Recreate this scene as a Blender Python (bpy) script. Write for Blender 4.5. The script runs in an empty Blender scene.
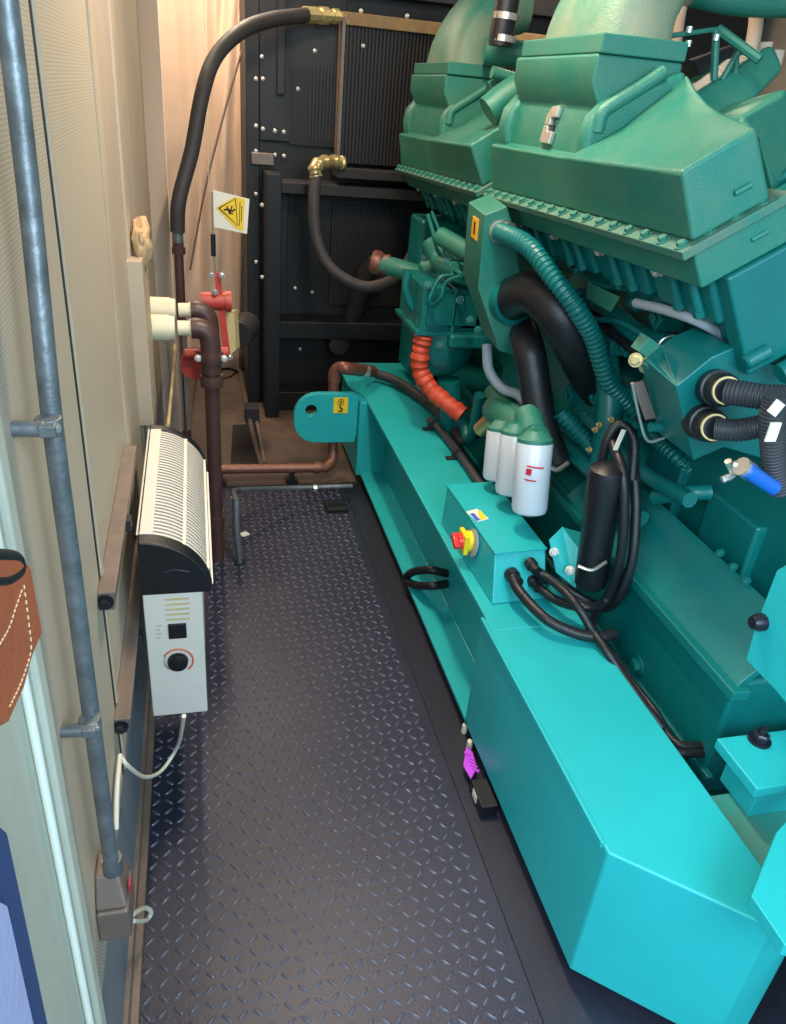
import bpy, bmesh, math, random
from mathutils import Vector, Matrix
random.seed(7)
C = bpy.context.scene.collection
# ------------------------------------------------------------------ camera
F = 765.0; CU, CV = 393.0, 512.0; H = 1.75
AX = Vector((0.97102445, -0.03805781, 0.23593033))
AY = Vector((-0.22453183, -0.48335178, 0.84614213))
AZ = Vector((0.08183503, -0.87459857, -0.47789159))
cd = bpy.data.cameras.new('camera'); cam = bpy.data.objects.new('camera', cd); C.objects.link(cam)
bpy.context.scene.camera = cam
cd.sensor_fit = 'HORIZONTAL'; cd.sensor_width = 36; cd.lens = 36 * F / 786; cd.clip_start = 0.02
R_ = Matrix(((AX[0], -AX[1], -AX[2]), (AY[0], -AY[1], -AY[2]), (AZ[0], -AZ[1], -AZ[2]))).to_4x4()
cam.matrix_world = Matrix.Translation((0, 0, H)) @ R_

def q(u, v, x=None, y=None, z=None):
    """point of the sight line through a measured pixel on a plane x=, y= or z= of the room"""
    k = Vector((u - CU, v - CV, F)); r = Vector((k.dot(AX), k.dot(AY), k.dot(AZ)))
    t = x / r[0] if x is not None else y / r[1] if y is not None else (z - H) / r[2]
    return Vector((0, 0, H)) + r * t

# ------------------------------------------------------------------ materials
def srgb(c): return tuple((v / 255 / 12.92) if v / 255 <= .04045 else ((v / 255 + .055) / 1.055) ** 2.4 for v in c) + (1,)
def mat(name, c, rough=.5, metal=0., bump=0., bscale=60., var=0., vscale=6., coat=0., dirt=None, sheen=0., trans=0., spec=.5):
    m = bpy.data.materials.new(name); m.use_nodes = True
    nt = m.node_tree; N = nt.nodes; L = nt.links; b = N['Principled BSDF']
    b.inputs['Base Color'].default_value = srgb(c); b.inputs['Roughness'].default_value = rough
    b.inputs['Metallic'].default_value = metal; b.inputs['Coat Weight'].default_value = coat
    b.inputs['Sheen Weight'].default_value = sheen; b.inputs['Transmission Weight'].default_value = trans
    b.inputs['Specular IOR Level'].default_value = spec
    tc = N.new('ShaderNodeTexCoord')
    if var > 0 or dirt:
        n = N.new('ShaderNodeTexNoise'); n.inputs['Scale'].default_value = vscale; n.inputs['Detail'].default_value = 6
        n.inputs['Roughness'].default_value = .65
        L.new(tc.outputs['Object'], n.inputs['Vector'])
        r = N.new('ShaderNodeValToRGB'); r.color_ramp.elements[0].position = .35; r.color_ramp.elements[1].position = .7
        c0 = srgb(c); d = srgb(dirt) if dirt else tuple(v * (1 - var) for v in c0[:3]) + (1,)
        r.color_ramp.elements[0].color = c0
        k = 1 if not dirt else var
        r.color_ramp.elements[1].color = tuple(c0[i] * (1 - k) + d[i] * k for i in range(3)) + (1,)
        L.new(n.outputs['Fac'], r.inputs['Fac']); L.new(r.outputs['Color'], b.inputs['Base Color'])
        mr = N.new('ShaderNodeMapRange'); mr.inputs['To Min'].default_value = max(rough - .06, .03); mr.inputs['To Max'].default_value = min(rough + .1, 1)
        L.new(n.outputs['Fac'], mr.inputs['Value']); L.new(mr.outputs['Result'], b.inputs['Roughness'])
    if bump > 0:
        n2 = N.new('ShaderNodeTexNoise'); n2.inputs['Scale'].default_value = bscale; n2.inputs['Detail'].default_value = 4
        L.new(tc.outputs['Object'], n2.inputs['Vector'])
        bp = N.new('ShaderNodeBump'); bp.inputs['Strength'].default_value = bump; bp.inputs['Distance'].default_value = .004
        L.new(n2.outputs['Fac'], bp.inputs['Height']); L.new(bp.outputs['Normal'], b.inputs['Normal'])
    return m
M = dict(
 green=mat('green_engine_paint', (5, 104, 102), .36, bump=.18, bscale=160, var=.12, vscale=5),
 cast=mat('green_painted_casting', (14, 112, 98), .40, bump=.4, bscale=260, var=.22, vscale=7, dirt=(120, 130, 100)),
 skid=mat('green_skid_paint', (34, 170, 174), .38, bump=.1, bscale=70, var=.12, vscale=3),
 dustcast=mat('dust_coated_casting', (26, 116, 102), .5, bump=.4, bscale=220, var=.6, vscale=3.2, dirt=(170, 156, 128)),  # beige patches: dust, with warm light on the elbows put into the colour
 dusty=mat('dusty_green_flange', (40, 112, 98), .55, bump=.3, bscale=120, var=.6, vscale=14, dirt=(112, 112, 92)),
 deck=mat('dusty_green_paint', (40, 140, 130), .6, bump=.2, bscale=90, var=.5, vscale=9, dirt=(110, 115, 95)),
 black=mat('black_painted_steel', (13, 14, 21), .5, bump=.15, bscale=90, var=.3, vscale=5),
 blackdull=mat('dark_dusty_steel', (30, 30, 38), .6, bump=.2, bscale=60, var=.4, vscale=5, dirt=(60, 56, 52)),
 plate=mat('black_checker_plate_paint', (36, 38, 56), .36, bump=.3, bscale=180, var=.35, vscale=4,  dirt=(48, 48, 64), spec=.5),
 lug=mat('worn_tread_lugs', (74, 76, 90), .26, bump=.2, bscale=180, spec=.7),  # lighter grey stands for worn tops and painted highlights on the lugs
 frame=mat('dark_navy_frame_paint', (34, 36, 50), .45, bump=.15, bscale=60, var=.3, vscale=6),
 fins=mat('radiator_fins', (46, 42, 44), .5, metal=.3),
 finsdark=mat('radiator_mesh', (26, 26, 32), .55, metal=.2),
 tan=mat('tan_sealant_strip', (150, 122, 84), .6, var=.3, vscale=30),
 galv=mat('galvanised_steel', (128, 136, 142), .42, metal=.55, bump=.35, bscale=70, var=.5, vscale=24),
 zinc=mat('zinc_plated_steel', (200, 200, 196), .3, metal=.8),
 bolt=mat('bright_bolt_heads', (205, 205, 200), .35, metal=.4),
 darkbolt=mat('dark_steel_bolt', (50, 52, 62), .35, metal=.7, bump=.2, bscale=60),
 cream=mat('cream_wall_paint', (176, 163, 148), .5, bump=.2, bscale=30, var=.14, vscale=3),
 cream2=mat('pale_wall_flashing', (186, 168, 146), .5, bump=.15, bscale=30, var=.15, vscale=4),
 jamb=mat('pale_grey_green_door_frame', (184, 190, 178), .5, bump=.15, bscale=40, var=.12, vscale=4),
 seal=mat('pale_door_seal', (226, 232, 222), .5),
 navy=mat('navy_blue_fabric', (42, 66, 116), .8, bump=.3, bscale=200),
 lavender=mat('pale_lavender_cloth', (160, 170, 215), .8, bump=.3, bscale=100),
 trim=mat('brown_sill_strip', (128, 108, 96), .5, var=.3, vscale=12),
 skirt=mat('grey_wall_skirting', (120, 128, 138), .5, var=.2, vscale=8),
 unistrut=mat('grey_brown_painted_channel', (126, 112, 104), .45, metal=.3, var=.25, vscale=20),
 canvas=mat('beige_canvas', (200, 176, 156), .85, bump=.35, bscale=24, var=.1, vscale=4, sheen=.2),
 floorfar=mat('dusty_brown_floor', (92, 76, 66), .75, bump=.4, bscale=40, var=.5, vscale=10, dirt=(50, 44, 42)),
 white=mat('white_plastic', (222, 220, 208), .4),
 heat=mat('white_enamelled_steel', (218, 212, 202), .36, var=.06, vscale=8),
 slot=mat('dark_interior', (40, 33, 27), .7),
 ivory=mat('ivory_plastic', (220, 212, 184), .45),
 bplastic=mat('black_plastic', (18, 20, 26), .42, bump=.15, bscale=220),
 rubber=mat('black_rubber', (24, 26, 32), .42, bump=.3, bscale=120, var=.25, vscale=12),
 hose=mat('grey_black_hose', (52, 50, 54), .6, bump=.35, bscale=160, var=.2, vscale=14),
 conduit=mat('dark_corrugated_conduit', (52, 54, 60), .5),
 brownpipe=mat('brown_painted_pipe', (78, 52, 50), .42, bump=.2, bscale=60, var=.3, vscale=10),
 copper=mat('copper_brown_pipe', (128, 84, 70), .4, metal=.35, bump=.15, bscale=60, var=.35, vscale=14),
 redpaint=mat('red_painted_steel', (188, 66, 54), .42, var=.2, vscale=20),
 sleeve=mat('orange_red_fire_sleeve', (206, 74, 48), .5, bump=.7, bscale=45, var=.35, vscale=22),
 yellow=mat('yellow_label', (232, 196, 40), .45),
 orangey=mat('amber_label', (228, 168, 30), .45),
 ink=mat('black_print', (24, 22, 20), .5),
 redprint=mat('red_print', (196, 34, 60), .5),
 blueprint=mat('blue_print', (70, 90, 190), .5),
 greyprint=mat('grey_print', (150, 146, 140), .5),
 greyprint2=mat('orange_print', (216, 104, 60), .5),
 redknob=mat('red_switch_plastic', (222, 44, 40), .32, coat=.3),
 yplastic=mat('yellow_switch_plastic', (240, 206, 30), .35, coat=.3),
 leather=mat('tan_leather', (172, 92, 58), .55, bump=.5, bscale=140, var=.2, vscale=12),
 thread=mat('pale_thread', (224, 196, 160), .7),
 purple=mat('purple_rubber', (196, 70, 214), .5),
 blue=mat('blue_insulating_sleeve', (24, 96, 190), .35, coat=.2),
 foam=mat('yellowed_foam', (200, 168, 128), .85, bump=.8, bscale=60, var=.3, vscale=20),
 timber=mat('pale_wood', (206, 184, 132), .6, var=.2, vscale=20),
 brass=mat('brass_fitting', (196, 180, 130), .35, metal=.6),
 greytube=mat('pale_grey_tube', (150, 160, 170), .42),
 filter=mat('white_filter_paint', (190, 198, 208), .32, coat=.2),
 acrylic=mat('clear_strip', (225, 225, 220), .1, trans=.9),
 ceil=mat('container_ceiling_paint', (190, 186, 174), .6),
 cable=mat('white_cable', (214, 208, 190), .45),
 lampm=None,
)
def emis(name, c, s):
    m = bpy.data.materials.new(name); m.use_nodes = True; b = m.node_tree.nodes['Principled BSDF']
    b.inputs['Emission Color'].default_value = srgb(c); b.inputs['Emission Strength'].default_value = s
    b.inputs['Base Color'].default_value = srgb(c); return m
M['lampm'] = emis('lamp_diffuser', (255, 226, 190), 6)  # glow of the added ceiling fill lights

def perforated():
    m = mat('perforated_cream_sheet', (184, 176, 150), .5)
    nt = m.node_tree; N = nt.nodes; L = nt.links; b = N['Principled BSDF']
    tc = N.new('ShaderNodeTexCoord'); sp = N.new('ShaderNodeSeparateXYZ'); L.new(tc.outputs['Object'], sp.inputs[0])
    def mth(op, a, bb=None, val=None):
        n = N.new('ShaderNodeMath'); n.operation = op
        L.new(a, n.inputs[0])
        if bb is not None: L.new(bb, n.inputs[1])
        elif val is not None: n.inputs[1].default_value = val
        return n.outputs[0]
    p = .0062
    zz = mth('DIVIDE', sp.outputs['Z'], val=p * .87); row = mth('FLOOR', zz); fz = mth('SUBTRACT', mth('FRACT', zz), val=.5)
    off = mth('MULTIPLY', mth('MODULO', row, val=2.0), val=.5)
    yy = mth('ADD', mth('DIVIDE', sp.outputs['Y'], val=p), off); fy = mth('SUBTRACT', mth('FRACT', yy), val=.5)
    d = mth('SQRT', mth('ADD', mth('MULTIPLY', fz, fz), mth('MULTIPLY', fy, fy)))
    r = N.new('ShaderNodeValToRGB'); r.color_ramp.elements[0].position = .26; r.color_ramp.elements[1].position = .34
    r.color_ramp.elements[0].color = srgb((152, 140, 122)); r.color_ramp.elements[1].color = srgb((186, 174, 156))
    L.new(d, r.inputs['Fac']); L.new(r.outputs['Color'], b.inputs['Base Color'])
    return m
M['perf'] = perforated()

# ------------------------------------------------------------------ mesh builder
def smoothpath(pts, n=8):
    pts = [Vector(p) for p in pts]
    if len(pts) < 3:
        return [pts[0].lerp(pts[-1], i / n) for i in range(n + 1)]
    P = [pts[0] * 2 - pts[1]] + pts + [pts[-1] * 2 - pts[-2]]; out = []
    for i in range(1, len(P) - 2):
        a, b, c, d = P[i - 1], P[i], P[i + 1], P[i + 2]
        for k in range(n):
            t = k / n
            out.append(.5 * ((2 * b) + (c - a) * t + (2 * a - 5 * b + 4 * c - d) * t * t + (3 * b - a - 3 * c + d) * t ** 3))
    out.append(pts[-1]); return out
def resample(path, step):
    out = [path[0].copy()]; acc = 0
    for i in range(1, len(path)):
        a, b = path[i - 1], path[i]; seg = (b - a).length
        if seg < 1e-9: continue
        pos = step - acc
        while pos <= seg:
            out.append(a.lerp(b, pos / seg)); pos += step
        acc = seg - (pos - step)
    if (out[-1] - path[-1]).length > step * .3: out.append(path[-1].copy())
    return out
class MB:
    def __init__(s): s.b = bmesh.new()
    def hexa(s, P):
        v = [s.b.verts.new(p) for p in P]
        for f in ((0, 3, 2, 1), (4, 5, 6, 7), (0, 1, 5, 4), (1, 2, 6, 5), (2, 3, 7, 6), (3, 0, 4, 7)): s.b.faces.new([v[i] for i in f])
        return s
    def box(s, x0, x1, y0, y1, z0, z1, mtx=None):
        P = [Vector(p) for p in ((x0, y0, z0), (x1, y0, z0), (x1, y1, z0), (x0, y1, z0), (x0, y0, z1), (x1, y0, z1), (x1, y1, z1), (x0, y1, z1))]
        if mtx: P = [mtx @ p for p in P]
        return s.hexa(P)
    def prism(s, A, B):
        """loft between equal-length polygons A and B, capped"""
        return s.loft([A, B])
    def loft(s, rings, cap=True, closed=True):
        V = [[s.b.verts.new(p) for p in r] for r in rings]; n = len(V[0])
        for i in range(len(V) - 1):
            for j in range(n if closed else n - 1):
                s.b.faces.new((V[i][j], V[i][(j + 1) % n], V[i + 1][(j + 1) % n], V[i + 1][j]))
        if cap and closed:
            s.b.faces.new(list(reversed(V[0]))); s.b.faces.new(V[-1])
        return s
    def xz(s, poly, y0, y1): return s.prism([Vector((p[0], y0, p[1])) for p in poly], [Vector((p[0], y1, p[1])) for p in poly])
    def xy(s, poly, z0, z1): return s.prism([Vector((p[0], p[1], z0)) for p in poly], [Vector((p[0], p[1], z1)) for p in poly])
    def yz(s, poly, x0, x1): return s.prism([Vector((x0, p[0], p[1])) for p in poly], [Vector((x1, p[0], p[1])) for p in poly])
    def tube(s, pts, r, n=14, sm=8, rfun=None, cap=True, step=None):
        path = smoothpath(pts, sm) if sm else [Vector(p) for p in pts]
        if step: path = resample(path, step)
        if len(path) < 2: return s
        t0 = (path[1] - path[0]).normalized(); up = Vector((0, 0, 1)) if abs(t0.z) < .9 else Vector((1, 0, 0))
        nrm = t0.cross(up).normalized(); rings = []; d = 0
        for i, p in enumerate(path):
            t = (path[min(i + 1, len(path) - 1)] - path[max(i - 1, 0)]).normalized()
            nrm = (nrm - t * nrm.dot(t)).normalized(); bn = t.cross(nrm)
            if i: d += (p - path[i - 1]).length
            rr = rfun(d, i, i / (len(path) - 1)) if rfun else r
            rings.append([p + (nrm * math.cos(2 * math.pi * k / n) + bn * math.sin(2 * math.pi * k / n)) * rr for k in range(n)])
        return s.loft(rings, cap)
    def cyl(s, a, b, r, r2=None, n=20):
        a = Vector(a); b = Vector(b); r2 = r if r2 is None else r2
        return s.tube([a, b], r, n, 0, lambda d, i, t: r + (r2 - r) * t)
    def lathe(s, a, axis, prof, n=24):
        """prof: (distance along axis, radius)"""
        a = Vector(a); t = Vector(axis).normalized(); up = Vector((0, 0, 1)) if abs(t.z) < .9 else Vector((1, 0, 0))
        u = t.cross(up).normalized(); w = t.cross(u)
        return s.loft([[a + t * d + (u * math.cos(2 * math.pi * k / n) + w * math.sin(2 * math.pi * k / n)) * max(r, 1e-4) for k in range(n)] for d, r in prof])
    def corr(s, pts, r, pitch=.012, amp=.12, n=14):
        return s.tube(pts, r, n, 10, lambda d, i, t: r * (1 + (amp if i % 4 in (0, 1) else -amp)), step=pitch / 4)
    def hexbolt(s, p, axis, r=.008, h=.006, washer=True):
        a = Vector(axis).normalized()
        if washer: s.lathe(p, a, [(-.001, r * 1.45), (h * .25, r * 1.45)], 14)
        s.lathe(p, a, [(0, r), (h * .85, r), (h, r * .8)], 6); return s
    def dome(s, p, axis, r=.008):
        s.lathe(p, axis, [(-.001, r), (r * .3, r * .95), (r * .6, r * .6), (r * .7, .0001)], 12); return s
def part(name, mb, m, parent=None, bevel=0, seg=2, ang=35, smooth=True):
    bmesh.ops.recalc_face_normals(mb.b, faces=mb.b.faces)
    me = bpy.data.meshes.new(name); mb.b.to_mesh(me); mb.b.free()
    for p_ in me.polygons: p_.use_smooth = smooth
    if smooth: me.set_sharp_from_angle(angle=math.radians(ang))
    me.materials.append(M[m]); o = bpy.data.objects.new(name, me); C.objects.link(o)
    if bevel:
        bv = o.modifiers.new('bevel', 'BEVEL'); bv.width = bevel; bv.segments = seg; bv.limit_method = 'ANGLE'; bv.angle_limit = math.radians(30)
        bv.harden_normals = True
    if parent is not None:
        o.parent = parent
        if parent.type == 'EMPTY': o.matrix_parent_inverse = Matrix.Translation(-parent.location)
    return o
def tag(o, label, cat, group=None):
    o['label'] = label; o['category'] = cat
    if group: o['group'] = group
    return o
def thing(name, label, cat, loc, group=None):
    o = bpy.data.objects.new(name, None); o.location = loc; o.empty_display_size = .05; C.objects.link(o); return tag(o, label, cat, group)
def struct(name, mb, m, **k):
    o = part(name, mb, m, **k); o['kind'] = 'structure'; return o
def copytree(root, d, label=None):
    r = root.copy(); C.objects.link(r); r.location = root.location + Vector(d)
    if label: r['label'] = label
    def rec(src, dst):
        for ch in list(src.children):
            c = ch.copy(); C.objects.link(c); c.parent = dst; rec(ch, c)
    rec(root, r); return r
def sub(name, mb, m, parent, **k): return part(name, mb, m, parent, **k)
def rep(src, d, parent, label=None):
    """a copied part shifted by d, with its sub-parts"""
    c = src.copy(); C.objects.link(c); c.parent = parent; c.matrix_parent_inverse = src.matrix_parent_inverse.copy()
    c.location = src.location + Vector(d)
    for ch in list(src.children):
        e = ch.copy(); C.objects.link(e); e.parent = c
    return c

# ================================================================== SETTING
struct('floor', MB().box(-.35, 3.4, .3, 3.42, -.06, 0), 'frame')
struct('floor_rear', MB().box(-.35, 3.4, 3.42, 6.2, -.06, 0), 'floorfar')
struct('floor_threshold', MB().box(-.6, 3.4, -1.2, .3, -.06, 0), 'blackdull')
struct('ceiling', MB().box(-.35, 3.4, -.2, 6.2, 2.75, 2.85), 'ceil')
struct('wall_right', MB().box(3.3, 3.4, -.2, 6.2, 0, 2.75), 'cream')
struct('wall_back', MB().box(-.35, 3.3, 6.1, 6.2, 0, 2.75), 'cream')
# left wall: backing + cassettes
struct('wall_left', MB().box(-.34, -.22, .6, 6.1, 0, 2.75), 'cream')
def cassette(n, y0, y1, z0, m, lip=.012):
    o = struct('wall_panel_%d' % n, MB().box(-.225, -.2, y0, y1, z0, 2.7), m, bevel=.003)
    return o
cassette(1, .745, 1.268, .40, 'perf')
struct('trim_2', MB().box(-.222, -.195, 1.283, 1.305, .40, 2.7), 'cream2', bevel=.003)
b = MB().box(-.225, -.2, 1.305, 1.95, .40, 2.7)
struct('wall_panel_2', b, 'perf', bevel=.003)
b = MB().box(-.225, -.194, 1.95, 2.02, .40, 2.7)
struct('trim_1', b, 'cream2', bevel=.003)
b = MB().box(-.225, -.2, 2.035, 2.9, .40, 2.7).box(-.21, -.192, 2.45, 2.56, .40, 2.7)
struct('wall_panel_3', b, 'cream', bevel=.006)
struct('wall_panel_4', MB().box(-.225, -.2, 2.91, 3.90, .40, 2.7), 'cream', bevel=.006)
struct('trim_3', MB().box(-.219, -.199, 1.270, 1.281, .40, 2.7), 'ink')
struct('trim_4', MB().box(-.219, -.199, 2.022, 2.033, .40, 2.7), 'ink')
struct('trim_5', MB().box(-.215, -.158, 2.42, 2.68, .74, 1.26), 'cream2', bevel=.003)
struct('wall_skirting', MB().box(-.225, -.203, .60, 4.6, .03, .40), 'skirt', bevel=.003)
b = MB().box(-.215, -.178, .25, 4.6, 0, .03).box(-.215, -.193, .3, 4.6, .03, .075)
struct('baseboard_left', b, 'trim', bevel=.003)
# door frame close to the camera
b = MB().box(-.30, -.196, .60, .748, 0, 2.7).box(-.28, -.188, .72, .750, .0, 2.7)
struct('door_1', b, 'jamb', bevel=.004)
struct('trim_6', MB().tube([(-.190, .668, 0), (-.190, .668, 2.7)], .005, 10, 0), 'seal')
struct('trim_7', MB().box(-.27, -.19, .50, .60, 0, 2.7), 'jamb', bevel=.004)

# ================================================================== CHECKER PLATE
fp = thing('checker_plate', 'black diamond pattern tread plate flooring the walkway beside the green skid', 'floor plate', (.24, 2, 0))
part('sheet', MB().box(-.178, .668, .2, 3.38, 0, .006), 'plate', fp, bevel=.001)
b = MB(); p = .033; i = 0
y = .24
while y < 3.36:
    x = -.165 + (0)
    j = 0
    while x < .66:
        a = math.radians(42 if (i + j) % 2 else -42) ; L = .0145; W = .0052; hh = .0036
        ca, sa = math.cos(a), math.sin(a)
        if -.176 < x < .66:
            rg = []
            for fl_, fw, z_ in ((1, 1, .0055), (.86, .72, .0086), (.62, .32, .0104)):
                rg.append([Vector((x + px * ca - py * sa, y + px * sa + py * ca, z_)) for px, py in [(L * fl_ * math.cos(q_ * math.pi / 4), W * fw * math.sin(q_ * math.pi / 4)) for q_ in range(8)]])
            b.loft(rg)
        x += p; j += 1
    y += p; i += 1
part('tread_pattern', b, 'lug', fp, ang=80)
part('edge_tab', MB().box(.545, .645, 3.10, 3.19, .006, .026), 'black', fp, bevel=.003)
# gap strip between plate and skid
tag(part('edge_strip', MB().box(.672, .98, .25, 3.42, -.0, .004), 'frame'), 'flat dark steel strip between tread plate and green skid', 'floor strip')

# ================================================================== SKID
sk = thing('generator_skid', 'turquoise steel base frame carrying the generator along the walkway', 'base frame', (1.0, 2.2, 0))
ZT = .45
b = MB()
b.box(.757, 1.02, 1.63, 3.46, .05, .066)           # lower flange
b.box(.872, .884, 1.63, 3.46, .06, ZT)              # web
part('channel_beam', b, 'skid', sk, bevel=.003)
part('weld_bead', MB().tube([(.872, 1.66, .067), (.872, 3.40, .067)], .005, 8, 0), 'skid', sk)
part('top_plate', MB().xy([(.768, 1.60), (.768, 3.45), (.715, 3.60), (.71, 3.97), (1.12, 3.97), (1.05, 3.3), (1.05, 1.6)], ZT - .014, ZT + .002), 'skid', sk, bevel=.003)
b = MB().xy([(.757, 1.66), (.757, .875), (.992, .674), (1.06, .668), (1.06, 1.66)], .05, ZT)
part('box_section', b, 'skid', sk, bevel=.006, seg=3)
part('box_lip', MB().box(.752, .762, .895, 1.66, ZT - .012, ZT + .004), 'skid', sk, bevel=.002)
part('end_block', MB().xy([(.735, 3.40), (.735, 3.9), (1.0, 3.9), (1.0, 3.40)], .05, ZT - .01), 'skid', sk, bevel=.004)
# lug plate with hole
b = MB()
lx, lz, hr = .555, .345, .028
outer = []; inner = []; n = 48
zb, zt, xl, xr = .215, .470, .422, .735; cr = .115
def rr(a):
    cx, cz = lx - .035, (zb + zt) / 2
    return cx, cz
hcx, hcz = .505, .385
for k in range(n):
    a = 2 * math.pi * k / n; dx, dz = math.cos(a), math.sin(a)
    t = 0
    for s_ in range(1, 500):
        px, pz = hcx + dx * s_ * .001, hcz + dz * s_ * .001
        ok = xl < px < xr and zb < pz < zt
        if ok and px < xl + cr:
            for cz in (zb + cr, zt - cr):
                if (cz < (zb + zt) / 2 and pz < cz) or (cz > (zb + zt) / 2 and pz > cz):
                    if math.hypot(px - xl - cr, pz - cz) > cr: ok = False
        if not ok: break
        t = s_ * .001
    outer.append((hcx + dx * t, hcz + dz * t)); inner.append((hcx + dx * hr, hcz + dz * hr))
for yy, rev in ((3.44, 0), (3.47, 1)):
    pass
V = {}
for key, ring in (('o', outer), ('i', inner)):
    for yy in (3.44, 3.475): V[key, yy] = [b.b.verts.new((x, yy, z)) for x, z in ring]
for k in range(n):
    k2 = (k + 1) % n
    for a_, c_ in ((('o', 3.44), ('i', 3.44)), (('i', 3.475), ('o', 3.475)), (('o', 3.475), ('o', 3.44)), (('i', 3.44), ('i', 3.475))):
        b.b.faces.new((V[a_][k], V[a_][k2], V[c_][k2], V[c_][k]))
lug = part('lifting_lug', b, 'skid', sk, bevel=.003)
lb = sub('hook_label', MB().box(.612, .682, 3.436, 3.439, .372, .452), 'yellow', lug); lb['label'] = 'yellow label with black lifting hook symbol'
b = MB().tube([(.645, 3.434, .412), (.645, 3.434, .402), (.655, 3.434, .393), (.648, 3.434, .382), (.636, 3.434, .386)], .0035, 8, 6)
b.tube([(.647 + .012 * math.cos(k * math.pi / 8), 3.434, .432 + .012 * math.sin(k * math.pi / 8)) for k in range(17)], .0013, 6, 0)
b.box(.643, .651, 3.433, 3.436, .426, .438)
# inner deck, inner side of the skid, cross members
part('inner_deck', MB().box(1.05, 2.5, .45, 1.02, .36, .385), 'deck', sk, bevel=.003)
part('inner_floor', MB().box(1.02, 2.5, 1.02, 4.0, .05, .07), 'skid', sk)
part('inner_web', MB().box(1.03, 1.045, 1.60, 3.9, .06, ZT - .01), 'skid', sk)
sub('hook_symbol', MB().tube([(.645, 3.434, .412), (.645, 3.434, .402), (.655, 3.434, .393), (.648, 3.434, .382), (.636, 3.434, .386)], .0035, 8, 6).tube([(.647 + .014 * math.cos(k * math.pi / 8), 3.434, .430 + .014 * math.sin(k * math.pi / 8)) for k in range(17)], .0014, 6, 0).box(.643, .651, 3.433, 3.436, .424, .436), 'ink', lug)
part('warning_sticker', MB().prism([Vector((.869, 2.06, .40)), Vector((.869, 2.13, .40)), Vector((.869, 2.10, .44))], [Vector((.8715, 2.06, .40)), Vector((.8715, 2.13, .40)), Vector((.8715, 2.10, .44))]), 'orangey', sk)

# ================================================================== ENGINE MOUNT
em = thing('engine_mount', 'thick turquoise mounting plate with a large dark nut beside the skid box', 'engine mount', (1.3, 1.0, .385))
part('mount_plate', MB().box(1.128, 1.75, .93, 1.08, .475, .505), 'skid', em, bevel=.004)
part('mount_block', MB().box(1.16, 1.7, .95, 1.06, .385, .475), 'skid', em, bevel=.004)
c = q(759, 741, z=.505)
part('nut', MB().lathe(c, (0, 0, 1), [(0, .026), (.006, .026)], 20).lathe(c, (0, 0, 1), [(.006, .019), (.022, .019), (.026, .015)], 6).cyl(c + Vector((0, 0, .02)), c + Vector((0, 0, .04)), .009), 'darkbolt', em)

# ================================================================== ENGINE
CX = 1.78
eng = thing('generator_engine', 'huge teal V-type diesel engine filling the right side of the container', 'engine', (CX, 2.6, .07))
th = math.radians(30.5); ea = Vector((math.cos(th), 0, math.sin(th))); en = Vector((-math.sin(th), 0, math.cos(th)))
O = Vector((.95, 0, 1.542))
def T(s, t, y): return O + ea * s + en * t + Vector((0, y, -.034 * (y - 1.4)))
def tbox(mb, s0, s1, t0, t1, y0, y1):
    return mb.hexa([T(s0, t0, y0), T(s1, t0, y0), T(s1, t0, y1), T(s0, t0, y1), T(s0, t1, y0), T(s1, t1, y0), T(s1, t1, y1), T(s0, t1, y1)])
# --- lower body
b = MB().box(1.20, 2.36, 1.15, 3.7, .22, .60)
sump = part('oil_sump', b, 'green', eng, bevel=.012)
sub('sump_rail', MB().box(1.17, 1.22, 1.12, 3.7, .57, .60).box(1.19, 1.21, 1.12, 3.7, .30, .32), 'green', sump, bevel=.004)
b = MB().xz([(1.42, .60), (1.42, 1.0), (1.36, 1.10), (1.42, 1.30), (1.78, 1.60), (2.14, 1.30), (2.20, 1.10), (2.14, 1.0), (2.14, .60)], 1.30, 3.75)
blk = part('crankcase', b, 'green', eng, bevel=.01)
b = MB()
for k in range(6):
    y0 = 1.45 + k * .36
    sub('inspection_cover', MB().box(1.39, 1.43, y0, y0 + .22, .66, .84), 'green', blk, bevel=.01)
part('side_ledge', MB().hexa([Vector(p) for p in ((1.20, 1.14, .58), (1.33, 1.14, .72), (1.33, 2.1, .72), (1.20, 2.1, .58), (1.19, 1.14, .60), (1.32, 1.14, .745), (1.32, 2.1, .745), (1.19, 2.1, .60))]), 'green', eng, bevel=.004)

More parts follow.
